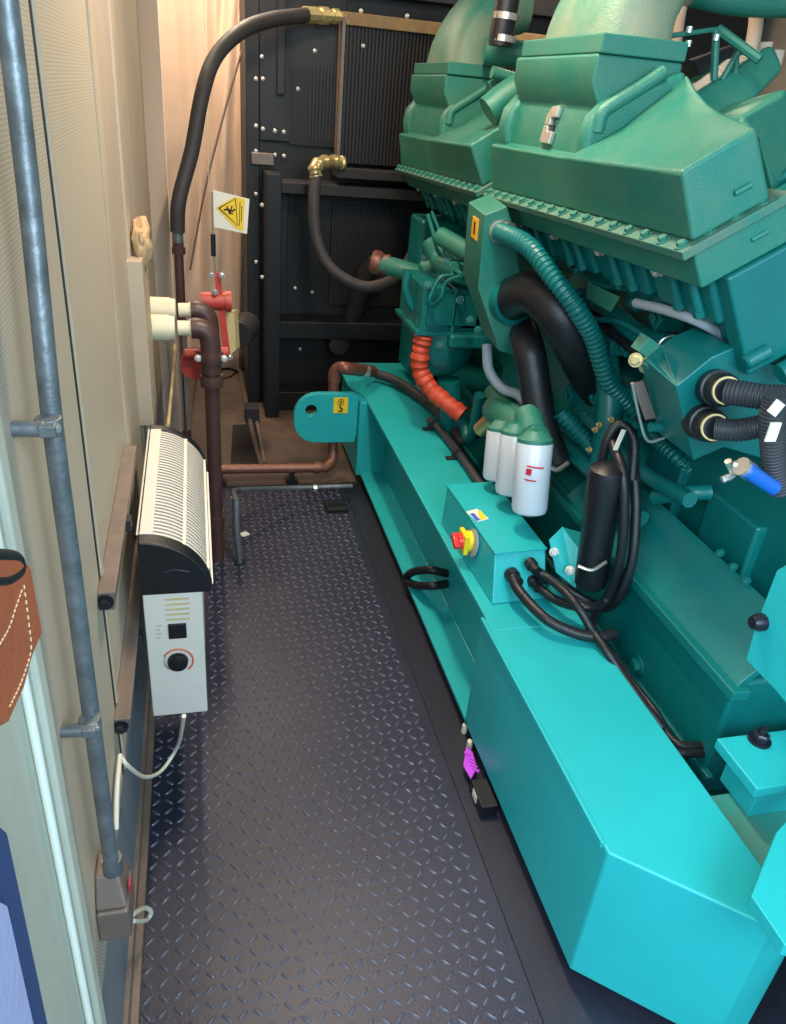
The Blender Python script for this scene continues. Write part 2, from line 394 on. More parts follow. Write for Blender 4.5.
# --- aftercooler module on the near bank
def module(dy, labels):
    y0, y1 = 1.40 + dy, 2.57 + dy
    sh = Vector((0, dy, -.034 * dy)); W_ = lambda v: v + sh
    def sec(yy, rg, tl, tr, br_s):
        return [T(0, 0, yy + dy), W_(Vector((rg[0], yy, rg[1]))), W_(tl), W_(tr), T(br_s, 0, yy + dy)]
    b = MB()
    rings = [sec(1.40, (.888, 1.664), Vector((.893, 1.40, 1.672)), Vector((1.021, 1.40, 1.752)), .172),
             sec(1.50, (.890, 1.663), q(663, 166, y=1.50), q(745, 121, y=1.50), .19),
             sec(1.60, (.893, 1.660), q(651, 156, y=1.60), q(727, 115, y=1.60), .23),
             sec(1.72, (.897, 1.656), q(639, 147, y=1.72), q(709, 103, y=1.72), .28),
             sec(1.84, (.902, 1.652), q(628, 137, y=1.84), q(696, 88, y=1.84), .32),
             sec(1.94, (.907, 1.649), q(619, 128, y=1.94), q(688, 74, y=1.94), .36),
             sec(2.0, (.909, 1.647), Vector((.950, 2.0, 1.650)), Vector((1.17, 2.0, 1.82)), .36),
             sec(2.57, (.926, 1.636), Vector((.950, 2.57, 1.640)), Vector((1.17, 2.57, 1.78)), .36)]
    b.loft(rings)
    hs = part('aftercooler_housing', b, 'cast', eng, bevel=.009, seg=3)
    prof = [(1.0, 1.60), (.962, 1.63), (.958, 1.655), (.976, 1.758), (.946, 1.815), (.946, 1.876), (1.18, 1.876), (1.19, 1.70)]
    prof = [(x, z - .034 * dy) for x, z in prof]
    st = sub('housing_stack', MB().xz(prof, 1.965 + dy, 2.50 + dy), 'cast', hs, bevel=.008, seg=3)
    for (ya, yb) in ((1.93, 1.985), (2.485, 2.565)):
        b = MB().xz([(x, z - .034 * dy) for x, z in [(1.0, 1.60), (.945, 1.638), (.936, 1.69), (.946, 1.74), (.978, 1.778), (1.18, 1.86), (1.19, 1.70)]], ya + dy, yb + dy)
        sub('shoulder_rib', b, 'cast', hs, bevel=.018, seg=3)
    # raised bead that runs from the shoulder up to the outlet
    P = [q(597, 132, y=1.935), q(602, 114, y=1.935), q(614, 104, y=1.935), q(640, 88, y=1.935), q(664, 72, y=1.935)]
    sub('casting_bead', MB().tube([W_(p) for p in P], .017, 12), 'cast', hs)
    sub('outlet_flange', MB().box(.949, 1.178, 1.955 + dy, 2.47 + dy, 1.876 - .034 * dy, 1.918 - .034 * dy), 'cast', hs, bevel=.004)
    b = MB()
    for k in range(3): b.lathe((1.0, 2.05 + dy + k * .17, 1.908), (0, 0, 1), [(0, .009), (.012, .009)], 6)
    # bolted flange
    b2 = MB(); tbox(b2, -.034, .21, -.02, 0, y0 - .016, y1 + .005)
    fl = part('bolted_flange', b2, 'dusty', eng, bevel=.003)
    m = MB().hexbolt(T(-.017, 0, y0 + .01), en, .0105, .012)
    bo = sub('bolt', m, 'cast', fl)
    for k in range(1, 17): rep(bo, (0, k * .0705, -.034 * k * .0705), fl)
    for k in range(1, 4): 
        d = ea * (.058 * k); rep(bo, d, fl)
    b2 = MB(); tbox(b2, -.006, .20, -.10, -.02, y0 - .004, y1)
    lo = part('manifold_body', b2, 'cast', eng, bevel=.006)
    for (s_, t_) in ((.10, .05), (.115, -.055)):
        P0 = T(s_, t_, y0 - .003); sub('cast_mark', MB().tube([P0, P0 + ea * .035], .006, 10, 2), 'cast', hs)
    # cast elbow duct
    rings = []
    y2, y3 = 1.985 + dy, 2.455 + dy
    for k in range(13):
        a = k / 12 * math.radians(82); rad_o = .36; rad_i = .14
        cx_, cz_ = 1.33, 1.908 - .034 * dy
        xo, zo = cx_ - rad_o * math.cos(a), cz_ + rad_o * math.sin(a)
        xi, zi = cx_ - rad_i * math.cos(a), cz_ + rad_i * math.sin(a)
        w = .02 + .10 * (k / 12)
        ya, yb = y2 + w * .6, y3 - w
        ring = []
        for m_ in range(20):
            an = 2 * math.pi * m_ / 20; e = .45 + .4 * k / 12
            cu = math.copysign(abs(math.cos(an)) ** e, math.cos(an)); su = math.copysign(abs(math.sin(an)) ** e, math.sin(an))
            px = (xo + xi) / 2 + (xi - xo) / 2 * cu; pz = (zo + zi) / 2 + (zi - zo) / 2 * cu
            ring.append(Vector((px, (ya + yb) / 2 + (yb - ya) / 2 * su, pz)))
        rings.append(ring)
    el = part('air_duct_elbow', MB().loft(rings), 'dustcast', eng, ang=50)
    # cylinder heads with rocker housings
    for k in range(4):
        yy = y0 + .03 + k * .29
        b2 = MB(); tbox(b2, .03, .50, -.22, -.10, yy, yy + .25); tbox(b2, .07, .5, -.30, -.22, yy + .02, yy + .23)
        hd = part('cylinder_head', b2, 'green', eng, bevel=.012, seg=2)
        for dyy in (.05, .13):
            b2 = MB().cyl(T(.022, -.10, yy + dyy), T(.022, -.185, yy + dyy), .009, .012, 12)
            b2.lathe(T(.022, -.183, yy + dyy), -en, [(0, .016), (.016, .016)], 6)
            sub('pushrod_tube', b2, 'green', hd)
        b2 = MB().hexbolt(T(.028, -.115, yy + .19), -ea, .013, .02)
        sub('head_bolt', b2, 'bolt', hd)
    return hs, st
hs1, st1 = module(0, None)
hs2, st2 = module(1.262, None)
# C-shaped emblem on the waisted face of the near module
def onface(y, k): # point on slanted face between (.985,1.755) and (.905,1.657)
    a = Vector((.976, y, 1.758)); c = Vector((.958, y, 1.655)); return a.lerp(c, k)
nrm = Vector((-.103, 0, .018)).normalized()
b = MB(); yc = 2.20
def fpt(dy_, k, h): return onface(yc + dy_, k) + nrm * h
def fpoly(pts, h0, h1): b.prism([fpt(a_, c_, h0) for a_, c_ in pts], [fpt(a_, c_, h1) for a_, c_ in pts])
fpoly([(.034, .48), (.034, .22), (.012, .04), (-.030, .0), (-.030, .28), (.002, .30), (.000, .48)], .001, .014)
fpoly([(.034, .50), (.004, .50), (.003, .62), (-.034, .62), (-.034, .92), (.032, .92)], .001, .014)
e1 = sub('emblem', b, 'zinc', st1, bevel=.002); e1['label'] = 'silver C-shaped maker emblem'
b = MB(); fpoly([(-.001, .46), (-.018, .46), (-.018, .61), (-.001, .61)], .001, .007)
sub('emblem_centre', b, 'ink', st1)
# far end of bank and right bank (mirror), seen over the near housings
b = MB()
for dy in (0, 1.262):
    y0, y1 = 1.40 + dy, 2.57 + dy
    mir = lambda v: Vector((2 * CX - v.x, v.y, v.z))
    A = [T(0, -.1, y0), T(0, .14, y0), T(.36, .14, y0), T(.36, -.1, y0)]
    B2 = [p + Vector((0, y1 - y0, 0)) for p in A]
    b.loft([[mir(p) for p in A], [mir(p) for p in B2]])
    A = [T(.03, -.3, y0), T(.03, -.1, y0), T(.5, -.1, y0), T(.5, -.3, y0)]
    b.loft([[mir(p) for p in A], [mir(p + Vector((0, y1 - y0, 0))) for p in A]])
part('opposite_bank', b, 'cast', eng, bevel=.012)
# big plates at near end of the near bank (head end face)
b2 = MB(); tbox(b2, .045, .6, -.34, -.10, 1.385, 1.44)
ef = part('end_cover', b2, 'green', eng, bevel=.008)
b2 = MB()
b2.lathe(T(.075, -.30, 1.38), -ea, [(-.02, .017), (.03, .017), (.035, .012)], 12)
b2.lathe(T(.14, -.37, 1.36), -ea, [(-.02, .017), (.03, .017), (.035, .012)], 12)
b2.tube([T(.10, -.355, 1.36), T(.5, -.345, 1.36)], .022, 14, 4)
sub('end_pipe', b2, 'green', ef)
# crossover ducts inside the V
b = MB().tube([(1.19, 2.35, 1.80), (1.45, 2.15, 1.90), (1.75, 2.0, 2.0)], .075, 16)
b = MB()
P = [q(688, 97, y=2.1), q(776, 42, y=2.1), q(786, 70, y=2.1), q(728, 128, y=2.0)]
b.prism(P, [p + Vector((0.0, .25, -.04)) for p in P])
part('crossover_duct', b, 'cast', eng, bevel=.02, seg=3)
P = [q(735, 120, y=1.8), q(790, 85, y=1.8), q(800, 150, y=1.8), q(775, 200, y=1.7), q(762, 135, y=1.7)]
b = MB().prism(P, [p + Vector((0.05, .3, -.04)) for p in P])
part('crossover_duct', b, 'cast', eng, bevel=.02, seg=3)
b = MB().tube([q(690, -8, y=2.3), q(740, 2, y=2.3), q(800, 4, y=2.3)], .035, 16)
part('top_air_pipe', b, 'cast', eng)
b = MB().tube([q(484, 51, y=3.15), q(560, 57, y=3.1)], .045, 18, 4)
part('balance_pipe', b, 'cast', eng)
b = MB().tube([q(500, 46, y=3.0), q(503, 25, y=3.0), q(512, -25, y=3.0)], .042, 18, 6)
part('rubber_boot', b, 'rubber', eng)
b = MB(); 
for (u, v) in ((502, 42), (505, 20)):
    c0 = q(u, v, y=3.0); b.lathe(c0, (.05, 0, 1), [(0, .046), (.02, .046)], 20)
part('hose_clamp', b, 'zinc', eng)
# linkage + rods at top right
b = MB().tube([q(655, 38, y=2.1), q(718, 29, y=2.1)], .006, 8, 2)
b.tube([q(718, 29, y=2.1), q(760, 60, y=2.0)], .012, 8, 2).tube([q(716, 30, y=2.1), q(714, 80, y=2.1)], .010, 8, 2)
b.tube([q(722, 80, y=2.1), q(742, 45, y=2.1)], .008, 8, 2).tube([q(738, 42, y=2.1), q(735, 78, y=2.1)], .007, 8, 2)
part('throttle_linkage', b, 'cast', eng)
b = MB()
for (u, v) in ((689, 30), (688, 44), (716, 38)): b.lathe(q(u, v, y=2.09), (0, 0, 1), [(-.006, .008), (.008, .008)], 10)
part('linkage_bolts', b, 'bolt', eng)
for pp, rr_ in (([q(684, -5, y=2.9), q(680, 15, y=2.9), q(676, 45, y=2.9)], .02), ([q(757, 8, y=2.5), q(755, 30, y=2.5), q(748, 66, y=2.5)], .022), ([q(766, 42, y=2.3), q(762, 62, y=2.3)], .02), ([q(778, 50, y=2.3), q(774, 66, y=2.3)], .02)):
    part('lagging_wrap', MB().tube(pp, rr_, 12), 'canvas', eng)
b = MB().box(1.25, 1.95, 2.25, 2.75, 1.62, 1.78)
part('valley_cover', b, 'cast', eng, bevel=.03, seg=3)
b = MB().tube([q(690, 82, y=2.35), q(735, 66, y=2.35)], .06, 16, 4)
part('valley_pipe', b, 'blackdull', eng)
# cloth-like lagged ducts between modules
b = MB().tube([q(488, 112, y=2.75), q(510, 95, y=2.75), q(545, 75, y=2.75)], .05, 14)
part('intermodule_duct', b, 'cast', eng)
b = MB().tube([q(490, 92, y=2.95), q(505, 85, y=2.95)], .035, 14)
b.tube([q(492, 72, y=2.9), q(512, 78, y=2.9), q(525, 80, y=2.9)], .02, 14)
part('intermodule_bracket', b, 'cast', eng, bevel=0)

# --- front (far) accessory drive: pump bodies
b = MB().box(1.02, 1.5, 3.62, 3.85, .50, 1.25)
fc = part('gear_cover', b, 'green', eng, bevel=.02, seg=3)
b = MB()
c0, c1 = q(424, 288, y=2.95), q(478, 332, y=2.95)
b.box(c0.x, c1.x, 2.95, 3.3, c1.z, c0.z).box(c0.x + .02, c1.x - .02, 2.93, 2.95, c1.z + .03, c0.z - .02)
b.box(c0.x - .02, c1.x + .02, 2.94, 3.3, c1.z - .015, c1.z)
cm = Vector(((c0.x + c1.x) / 2 + .01, 3.08, c1.z - .015))
b.lathe(cm, (.1, 0, -1), [(0, .135), (.05, .14), (.12, .13), (.17, .10), (.20, .06)], 28)
part('gear_pump', b, 'green', eng, ang=40)
b = MB().box(1.02, 1.20, 2.95, 3.2, .92, 1.07).box(.98, 1.22, 2.9, 3.3, .86, .92)
part('pump_housing', b, 'green', eng, bevel=.015, seg=3)
b = MB().box(1.0, 1.12, 3.2, 3.42, 1.0, 1.16)
b.cyl(q(422, 275, y=3.3), q(440, 268, y=3.3), .055)
part('thermostat_body', b, 'cast', eng, bevel=.015)
pc = part('water_pipe', MB().tube([q(381, 264, y=3.5), q(400, 269, y=3.45), q(425, 277, y=3.4)], .042, 18), 'cast', eng)
sub('pipe_coupling', MB().tube([q(372, 261, y=3.52), q(388, 266, y=3.49)], .05, 18, 3, lambda d, i, t: .05 + .006 * math.sin(i * 2.2)), 'copper', pc)
b = MB().tube([q(408, 272, y=3.1), q(406, 290, y=3.1), q(413, 308, y=3.1), q(424, 318, y=3.1)], .018, 12)
part('bypass_pipe', b, 'green', eng)
b = MB().tube([q(455, 275, y=2.9), q(440, 278, y=2.9), q(430, 298, y=2.9), q(432, 305, y=2.9), q(441, 298, y=2.85), q(446, 283, y=2.85), q(460, 276, y=2.8)], .008, 8)
b.tube([q(428, 215, y=3.2), q(436, 240, y=3.1), q(448, 262, y=3.0), q(462, 275, y=2.8)], .009, 8).tube([q(432, 212, y=3.2), q(442, 236, y=3.1), q(455, 258, y=3.0), q(466, 266, y=2.8)], .007, 8)
part('fuel_lines', b, 'green', eng)
b = MB().tube([q(428, 240, y=3.15), q(440, 262, y=3.1), q(458, 270, y=2.9)], .034, 14)
b.tube([q(440, 236, y=3.0), q(475, 256, y=2.85)], .036, 16, 4)
part('oil_cooler_body', b, 'cast', eng)
b = MB().box(.985, 1.01, 2.93, 3.15, .86, 1.1)
part('pump_plate', b, 'green', eng, bevel=.01)
b = MB().tube([q(424, 336, y=3.0), q(425, 322, y=3.0), q(440, 316, y=3.0), q(455, 318, y=3.0)], .036, 14)
part('suction_elbow', b, 'green', eng)
b = MB().tube([q(450, 380, y=3.0), q(452, 440, y=3.0)], .05, 14, 2).tube([q(480, 395, y=2.7), q(470, 440, y=2.8), q(462, 418, y=2.9)], .022, 12)
part('pump_stand', b, 'green', eng)
b = MB()
for (u, v, yy) in ((428, 285, 2.95), (448, 262, 2.95), (433, 322, 2.95), (460, 300, 2.9), (470, 320, 2.85), (425, 258, 3.2), (440, 345, 2.95), (478, 330, 2.8)): b.hexbolt(q(u, v, y=yy), (-.3, -1, .2), .011, .012)
part('pump_bolts', b, 'green', eng)
b = MB().box(1.24, 1.5, 2.0, 2.95, .70, 1.02)
part('oil_cooler_housing', b, 'green', eng, bevel=.02)
# filter head casting
b = MB().tube([q(495, 410, x=1.05), q(512, 420, x=1.03), q(535, 440, x=1.0)], .05, 16).tube([q(492, 392, x=1.08), q(503, 405, x=1.06), q(530, 420, x=1.03)], .03, 14)
b.tube([q(528, 415, x=1.02), q(534, 440, x=1.0)], .045, 14, 3)
part('filter_head', b, 'cast', eng)
# lower side details in the dark area
b = MB()
for (pts, r) in (([(600, 300), (640, 335), (690, 350)], .03), ([(590, 420), (640, 470), (690, 500)], .022), ([(560, 420), (600, 455), (640, 470)], .025), ([(640, 395), (660, 380), (700, 385)], .03), ([(600, 330), (610, 400), (600, 470)], .04)):
    b.tube([q(u, v, x=1.22) for u, v in pts], r, 12)
part('side_pipes', b, 'green', eng)
for (u, v) in ((560, 330), (585, 340), (575, 300), (640, 300), (664, 318), (632, 345), (548, 300), (600, 285), (615, 345), (575, 395), (582, 425), (600, 395), (548, 402), (630, 430)):
    P0 = q(u, v, x=1.24); mt = Matrix.Translation(P0) @ Matrix.Rotation(random.random(), 4, 'X')
    part('injector_body', MB().box(-.03, .05, -.03, .03, -.025, .025, mt).box(-.04, -.03, -.015, .015, -.012, .012, mt).cyl(mt @ Vector((0, 0, .02)), mt @ Vector((0, 0, .05)), .014), 'green', eng, bevel=.005)
b = MB()
for (u, v) in ((645, 306), (660, 308), (556, 322), (562, 332), (600, 425), (612, 420), (590, 450), (596, 430)):
    b.hexbolt(q(u, v, x=1.14), (-1, -.3, .3), .006, .014)
part('fittings', b, 'brass', eng)
b = MB().box(1.12, 1.125, 1.78, 1.92, 1.13, 1.23)
part('flat_bracket', MB().prism([q(588, 282, x=1.08), q(620, 297, x=1.08), q(611, 312, x=1.08), q(586, 298, x=1.08)], [q(588, 282, x=1.09), q(620, 297, x=1.09), q(611, 312, x=1.09), q(586, 298, x=1.09)]), 'cast', eng, bevel=0)
b = MB().tube([q(636, 303, x=1.08), q(665, 310, x=1.08), q(700, 322, x=1.1), q(730, 340, x=1.2)], .012, 12)
part('grey_pipe', b, 'greytube', eng)
b = MB().tube([q(655, 497, y=1.7), q(685, 493, y=1.62), q(710, 492, y=1.6)], .022, 14)
part('drain_pipe', b, 'green', eng)

for k in range(3):
    c = q(720 + 13 * k, 553 + 14 * k, x=1.31); part('ledge_bolt', MB().hexbolt(c, (-.7, 0, .7), .009, .008), 'green', eng)
part('ledge_strip', MB().hexa([Vector(p) for p in ((1.225, 1.16, .612), (1.255, 1.16, .644), (1.255, 1.75, .644), (1.225, 1.75, .612), (1.215, 1.16, .625), (1.245, 1.16, .657), (1.245, 1.75, .657), (1.215, 1.75, .625))]), 'green', eng, bevel=.003)
part('sump_plug', MB().hexbolt(q(638, 665, x=1.20), (-1, 0, 0), .02, .02), 'green', eng)
for (u, v) in ((560, 240), (583, 252), (626, 268)):
    part('fuel_union', MB().hexbolt(q(u, v + 16, x=1.12), (-1, -.4, -.2), .012, .03), 'green', eng)
part('injector_line', MB().tube([q(545, 262, x=1.2), q(570, 268, x=1.16), q(600, 285, x=1.15), q(640, 292, x=1.18), q(690, 318, x=1.22)], .007, 8), 'green', eng)
part('injector_line', MB().tube([q(560, 300, x=1.2), q(590, 318, x=1.17), q(620, 322, x=1.17), q(660, 345, x=1.2)], .009, 8), 'green', eng)
part('wiring_loom', MB().tube([q(560, 290, x=1.22), q(610, 330, x=1.2), q(650, 372, x=1.2), q(640, 420, x=1.22)], .016, 10), 'rubber', eng)
part('coolant_pipe', MB().tube([q(560, 440, x=1.2), q(600, 478, x=1.2), q(640, 520, x=1.22)], .03, 14), 'green', eng)
# second teal plate family at right: alternator foot brackets
br = thing('alternator_bracket', 'bright turquoise bracket plate with a dark bolt at right edge', 'bracket', (1.1, .85, .39))
b = MB().prism([q(745, 660, x=1.0), q(754, 628, x=1.0), q(776, 570, x=1.0), q(830, 540, x=1.0), q(830, 760, x=1.0), q(776, 692, x=1.0)],
               [q(745, 660, x=1.0) + Vector((.04, 0, 0)), q(754, 628, x=1.0) + Vector((.04, 0, 0)), q(776, 570, x=1.0) + Vector((.04, 0, 0)), q(830, 540, x=1.0) + Vector((.04, 0, 0)), q(830, 760, x=1.0) + Vector((.04, 0, 0)), q(776, 692, x=1.0) + Vector((.04, 0, 0))])
part('plate', b, 'skid', br, bevel=.004)
c = q(763, 622, x=1.0)
part('bolt', MB().lathe(c, (-1, 0, 0), [(-.002, .017), (.012, .017), (.024, .012)], 12), 'darkbolt', br)
bl = thing('support_bracket', 'bright cyan angled plate corner at lower right edge', 'bracket', (.95, .55, .39))
P = [q(751, 895, z=.56), q(776, 832, z=.56), q(840, 760, z=.56), q(880, 960, z=.56), q(785, 945, z=.56)]
part('foot_plate', MB().prism(P, [p - Vector((0, 0, .03)) for p in P]), 'skid', bl, bevel=.003)

# ================================================================== BREATHER BOX + hoses (front of bank gap)
Y1, Y2 = 2.35, 2.52
nb = thing('breather_box', 'teal sheet-metal breather box with amber label and black hose outlet', 'box', (.95, Y1, 1.0))
poly = [(485, 215), (507, 206), (514, 226), (530, 352), (527, 360), (499, 351), (478, 289)]
Pn = [q(u, v, y=Y1) for u, v in poly]
off = q(466, 211, y=Y2) - q(485, 215, y=Y1)
Pf = [p + Vector((-.0, Y2 - Y1, .015)) for p in Pn]
part('body', MB().prism(Pn, Pf), 'cast', nb, bevel=.004)
lab = MB(); a0 = Pn[0] + (Pn[6] - Pn[0]) * .12; a1 = Pn[0] + (Pn[6] - Pn[0]) * .40
dY = Vector((0, Y2 - Y1, .015))
lab.prism([a0 + dY * .3, a0 + dY * .62, a1 + dY * .62, a1 + dY * .3], [p + Vector((-.003, 0, 0)) for p in (a0 + dY * .3, a0 + dY * .62, a1 + dY * .62, a1 + dY * .3)])
ll = part('label_plate', lab, 'orangey', nb); ll['label'] = 'amber rectangular label'
lab = MB(); a0 = Pn[0] + (Pn[6] - Pn[0]) * .17; a1 = Pn[0] + (Pn[6] - Pn[0]) * .34
q4 = [a0 + dY * .42, a0 + dY * .5, a1 + dY * .5, a1 + dY * .42]
lab.prism([p + Vector((-.0032, 0, 0)) for p in q4], [p + Vector((-.0045, 0, 0)) for p in q4])
sub('label_mark', lab, 'ink', ll)
c = q(512, 300, y=Y1)
part('outlet_collar', MB().lathe(c, (.25, -1, .1), [(-.02, .078), (.02, .078)], 28), 'green', nb)
part('conduit_gland', MB().lathe(q(500, 232, y=Y1), (.35, -1, .1), [(-.01, .036), (.02, .036), (.02, .03), (.045, .03)], 20), 'zinc', nb)
tag(part('breather_hose', MB().tube([q(510, 300, y=2.36), q(535, 292, y=2.2), q(560, 315, y=2.1), q(578, 350, y=2.1), q(592, 378, y=2.15), q(612, 402, y=2.2)], .066, 24, rfun=lambda d, i, t: .066), 'rubber'), 'thick glossy black hose curving out of the teal breather box', 'hose')
tag(part('lower_hose', MB().tube([q(516, 300, y=2.6), q(522, 325, y=2.42), q(528, 345, y=2.25), q(533, 370, y=2.2), q(541, 420, y=2.15), q(555, 462, y=2.1)], .05, 20), 'rubber'), 'straight black hose hanging behind the white filters', 'hose')
hc = thing('hose_clip', 'silver clip ring at foot of straight black hose', 'hose clip', q(555, 462, y=2.1))
part('band', MB().tube([q(545, 462, y=2.05), q(556, 470, y=2.03), q(568, 463, y=2.05)], .008, 10), 'zinc', hc)
tag(part('ribbed_conduit', MB().corr([q(500, 232, y=2.32), q(528, 246, y=2.15), q(552, 276, y=2.05), q(574, 305, y=2.0), q(592, 335, y=2.0), q(601, 362, y=2.0), q(610, 385, y=2.0), q(628, 405, y=2.0)], .027, .016, .07), 'green'), 'thick green painted ribbed conduit curving from breather box down the engine', 'conduit')
tag(part('ribbed_conduit', MB().corr([q(628, 405, y=2.0), q(655, 440, y=1.95), q(680, 462, y=1.85), q(702, 485, y=1.8), q(690, 494, y=1.85), q(655, 497, y=1.95)], .022, .017, .09), 'green'), 'thin green ribbed conduit looping below the connector box', 'conduit')
tag(part('ribbed_conduit', MB().corr([q(560, 412, y=2.1), q(585, 440, y=2.05), q(602, 462, y=2.0)], .024, .018, .12), 'green'), 'short green ribbed conduit behind the white filters', 'conduit')
tag(part('fire_sleeve_hose', MB().tube([q(424, 335, y=2.98), q(421, 350, y=2.98), q(420, 370, y=2.98), q(430, 388, y=2.95), q(445, 402, y=2.9), q(462, 415, y=2.85)], .04, 18, rfun=lambda d, i, t: .037 + .003 * math.sin(i * 1.9) + .002 * math.sin(i * .7)), 'sleeve'), 'crinkled orange-red sleeved hose bending beside the pump', 'hose')
tag(part('grey_drain_tube', MB().tube([q(487, 345, y=2.5), q(489, 370, y=2.45), q(502, 388, y=2.4), q(518, 395, y=2.35), q(532, 410, y=2.3)], .018, 14), 'greytube'), 'pale grey bent tube behind the filters', 'pipe')

# ================================================================== OIL FILTERS
flb = ['white spin-on filter with red square mark, nearest of three', 'white spin-on filter, middle of three', 'white spin-on filter, farthest of three']
def filt(top, bot, r, i):
    top = Vector(top); bot = Vector(bot)
    f = thing('oil_filter', flb[i], 'filter', bot, 'white filters hanging on the engine side')
    ax = top - bot; Lh = ax.length
    part('canister', MB().lathe(bot, ax, [(0, r * .75), (.006, r * .93), (.02, r), (Lh * .5, r), (Lh * .505, r * .985), (Lh * .51, r), (Lh * .97, r), (Lh, r * .93)], 32), 'filter', f)
    part('filter_seat', MB().lathe(top - ax.normalized() * .012, ax, [(.008, r * .97), (.02, r * .97), (.026, r * .8), (.045, r * .5)], 28), 'cast', f)
    part('drain_stub', MB().lathe(bot, -ax, [(-.003, .012), (.012, .012)], 10), 'blackdull', f)
    if i == 0:
        p = q(535, 466, y=bot.y - .02)
        n_ = (Vector((0, 0, H)) - p); n_.z = 0; n_.normalize(); sd = Vector((-n_.y, n_.x, 0)); c_ = (top + bot) / 2
        mk = MB()
        for (s0, s1, z0, z1) in ((-.02, -.004, .03, .05), (-.02, .03, .056, .060), (-.02, .014, .012, .016)):
            for k in range(4):
                a0, a1 = s0 + (s1 - s0) * k / 4, s0 + (s1 - s0) * (k + 1) / 4
                R1 = r + .0012
                def cp(s_, z_, R2): an = s_ / r; return c_ + (n_ * math.cos(an) + sd * math.sin(an)) * R2 + Vector((0, 0, z_))
                mk.hexa([cp(a0, z0, R1), cp(a1, z0, R1), cp(a1, z0, R1 - .002), cp(a0, z0, R1 - .002), cp(a0, z1, R1), cp(a1, z1, R1), cp(a1, z1, R1 - .002), cp(a0, z1, R1 - .002)])
        part('red_mark', mk, 'redprint', f)
filt(q(535, 441, y=1.95), q(529, 513, y=1.9), .055, 0)
filt(q(516, 433, y=2.09), q(510, 494, y=2.05), .05, 1)
filt(q(501, 430, y=2.22), q(496, 480, y=2.18), .047, 2)

# ================================================================== BLACK CANISTER + bracket
cn = thing('black_canister', 'tall black cylinder canister standing behind the switch box', 'canister', q(588, 600, y=1.68))
t0 = q(606, 478, y=1.68); 
part('body', MB().lathe(q(590, 585, y=1.68), t0 - q(590, 585, y=1.68), [(0, .038), (.01, .047), (.28, .049), (.37, .05), (.385, .046), (.40, .02)], 28), 'bplastic', cn)
part('top_fitting', MB().lathe(q(606, 476, y=1.68), (0, 0, 1), [(-.01, .014), (.03, .014)], 10), 'brass', cn)
part('band', MB().tube([q(578, 566, y=1.62), q(592, 570, y=1.60), q(606, 562, y=1.62)], .005, 8), 'zinc', cn)
bk = thing('teal_bracket', 'folded teal bracket plate beside the isolator switch box', 'bracket', q(565, 575, y=1.75))
P = [q(549, 540, y=1.78), q(562, 527, y=1.8), q(587, 560, y=1.72), q(575, 588, y=1.70), q(556, 572, y=1.74)]
part('plate', MB().prism(P, [p + Vector((.004, .004, 0)) for p in P]), 'skid', bk)
P = [q(562, 527, y=1.8), q(580, 532, y=1.84), q(593, 548, y=1.80), q(587, 560, y=1.72)]
part('plate_flange', MB().prism(P, [p - Vector((0, 0, .004)) for p in P]), 'skid', bk)
part('bolt', MB().hexbolt(q(554, 552, y=1.765), (-.4, -1, .3), .01, .014), 'bolt', bk); part('bolt', MB().hexbolt(q(570, 570, y=1.71), (-.4, -1, .3), .01, .014), 'bolt', bk)

# ================================================================== SWITCH BOX ON THE BEAM
sb = thing('isolator_box', 'turquoise switch box on top of the skid beam with red and yellow knob', 'switch box', (.9, 1.95, ZT))
bt = [Vector((.808, 1.715, ZT + .004)), Vector((.982, 1.725, ZT + .004)), Vector((.975, 2.22, ZT + .004)), Vector((.79, 2.20, ZT + .004))]
tp = [q(495, 554, z=.585), q(546, 549, z=.585), q(494, 483, z=.585), q(447, 486, z=.585)]
body = part('enclosure', MB().prism(bt, tp), 'skid', sb, bevel=.004)
lidp = [p.copy() for p in tp]
ctr = sum(lidp, Vector()) / 4
part('lid', MB().prism([ctr + (p - ctr) * 1.02 for p in lidp], [ctr + (p - ctr) * 1.02 + Vector((0, 0, .004)) for p in lidp]), 'skid', sb)
def lidpt(u, v, h=0): return q(u, v, z=.589 + h)
lbp = [lidpt(466, 512), lidpt(477, 509), lidpt(489, 519), lidpt(477, 522)]
w = part('lid_label', MB().prism(lbp, [p + Vector((0, 0, .0012)) for p in lbp]), 'white', sb); w['label'] = 'white, blue and yellow sticker'
lbp = [lidpt(477.5, 511, .002), lidpt(480.5, 510.5, .002), lidpt(487, 518.2, .002), lidpt(480, 520, .002)]
sub('yellow_field', MB().prism(lbp, [p + Vector((0, 0, .001)) for p in lbp]), 'yellow', w)
lbp = [lidpt(470, 514, .002), lidpt(474, 513, .002), lidpt(480, 520, .002), lidpt(476.5, 521, .002)]
sub('blue_field', MB().prism(lbp, [p + Vector((0, 0, .001)) for p in lbp]), 'blueprint', w)
# rotary switch on the side face
kc = q(466, 541, x=.79)
ax = Vector((-1, -.0, .1)).normalized()
ro = part('switch_base', MB().lathe(kc, ax, [(-.03, .034), (.004, .034), (.008, .03)], 24).box(-.004, .012, -.033, .033, -.033, .033, Matrix.Translation(kc + Vector((-.012, 0, 0)))), 'yplastic', sb, bevel=.003)
sub('switch_knob', MB().lathe(kc + ax * .012, ax, [(0, .026), (.018, .024), (.02, .02)], 20).box(-.03, -.01, -.026, .026, -.010, .010, Matrix.Translation(kc + Vector((-.014, 0, .002))) @ Matrix.Rotation(.5, 4, 'X')), 'redknob', ro, bevel=.003)
part('switch_disc', MB().lathe(q(473, 543, x=.806), ax, [(0, .045), (.003, .045)], 28), 'greytube', sb)
part('side_bolt', MB().hexbolt(q(444, 533, x=.79), (-1, -.2, .3), .007, .012), 'zinc', sb)
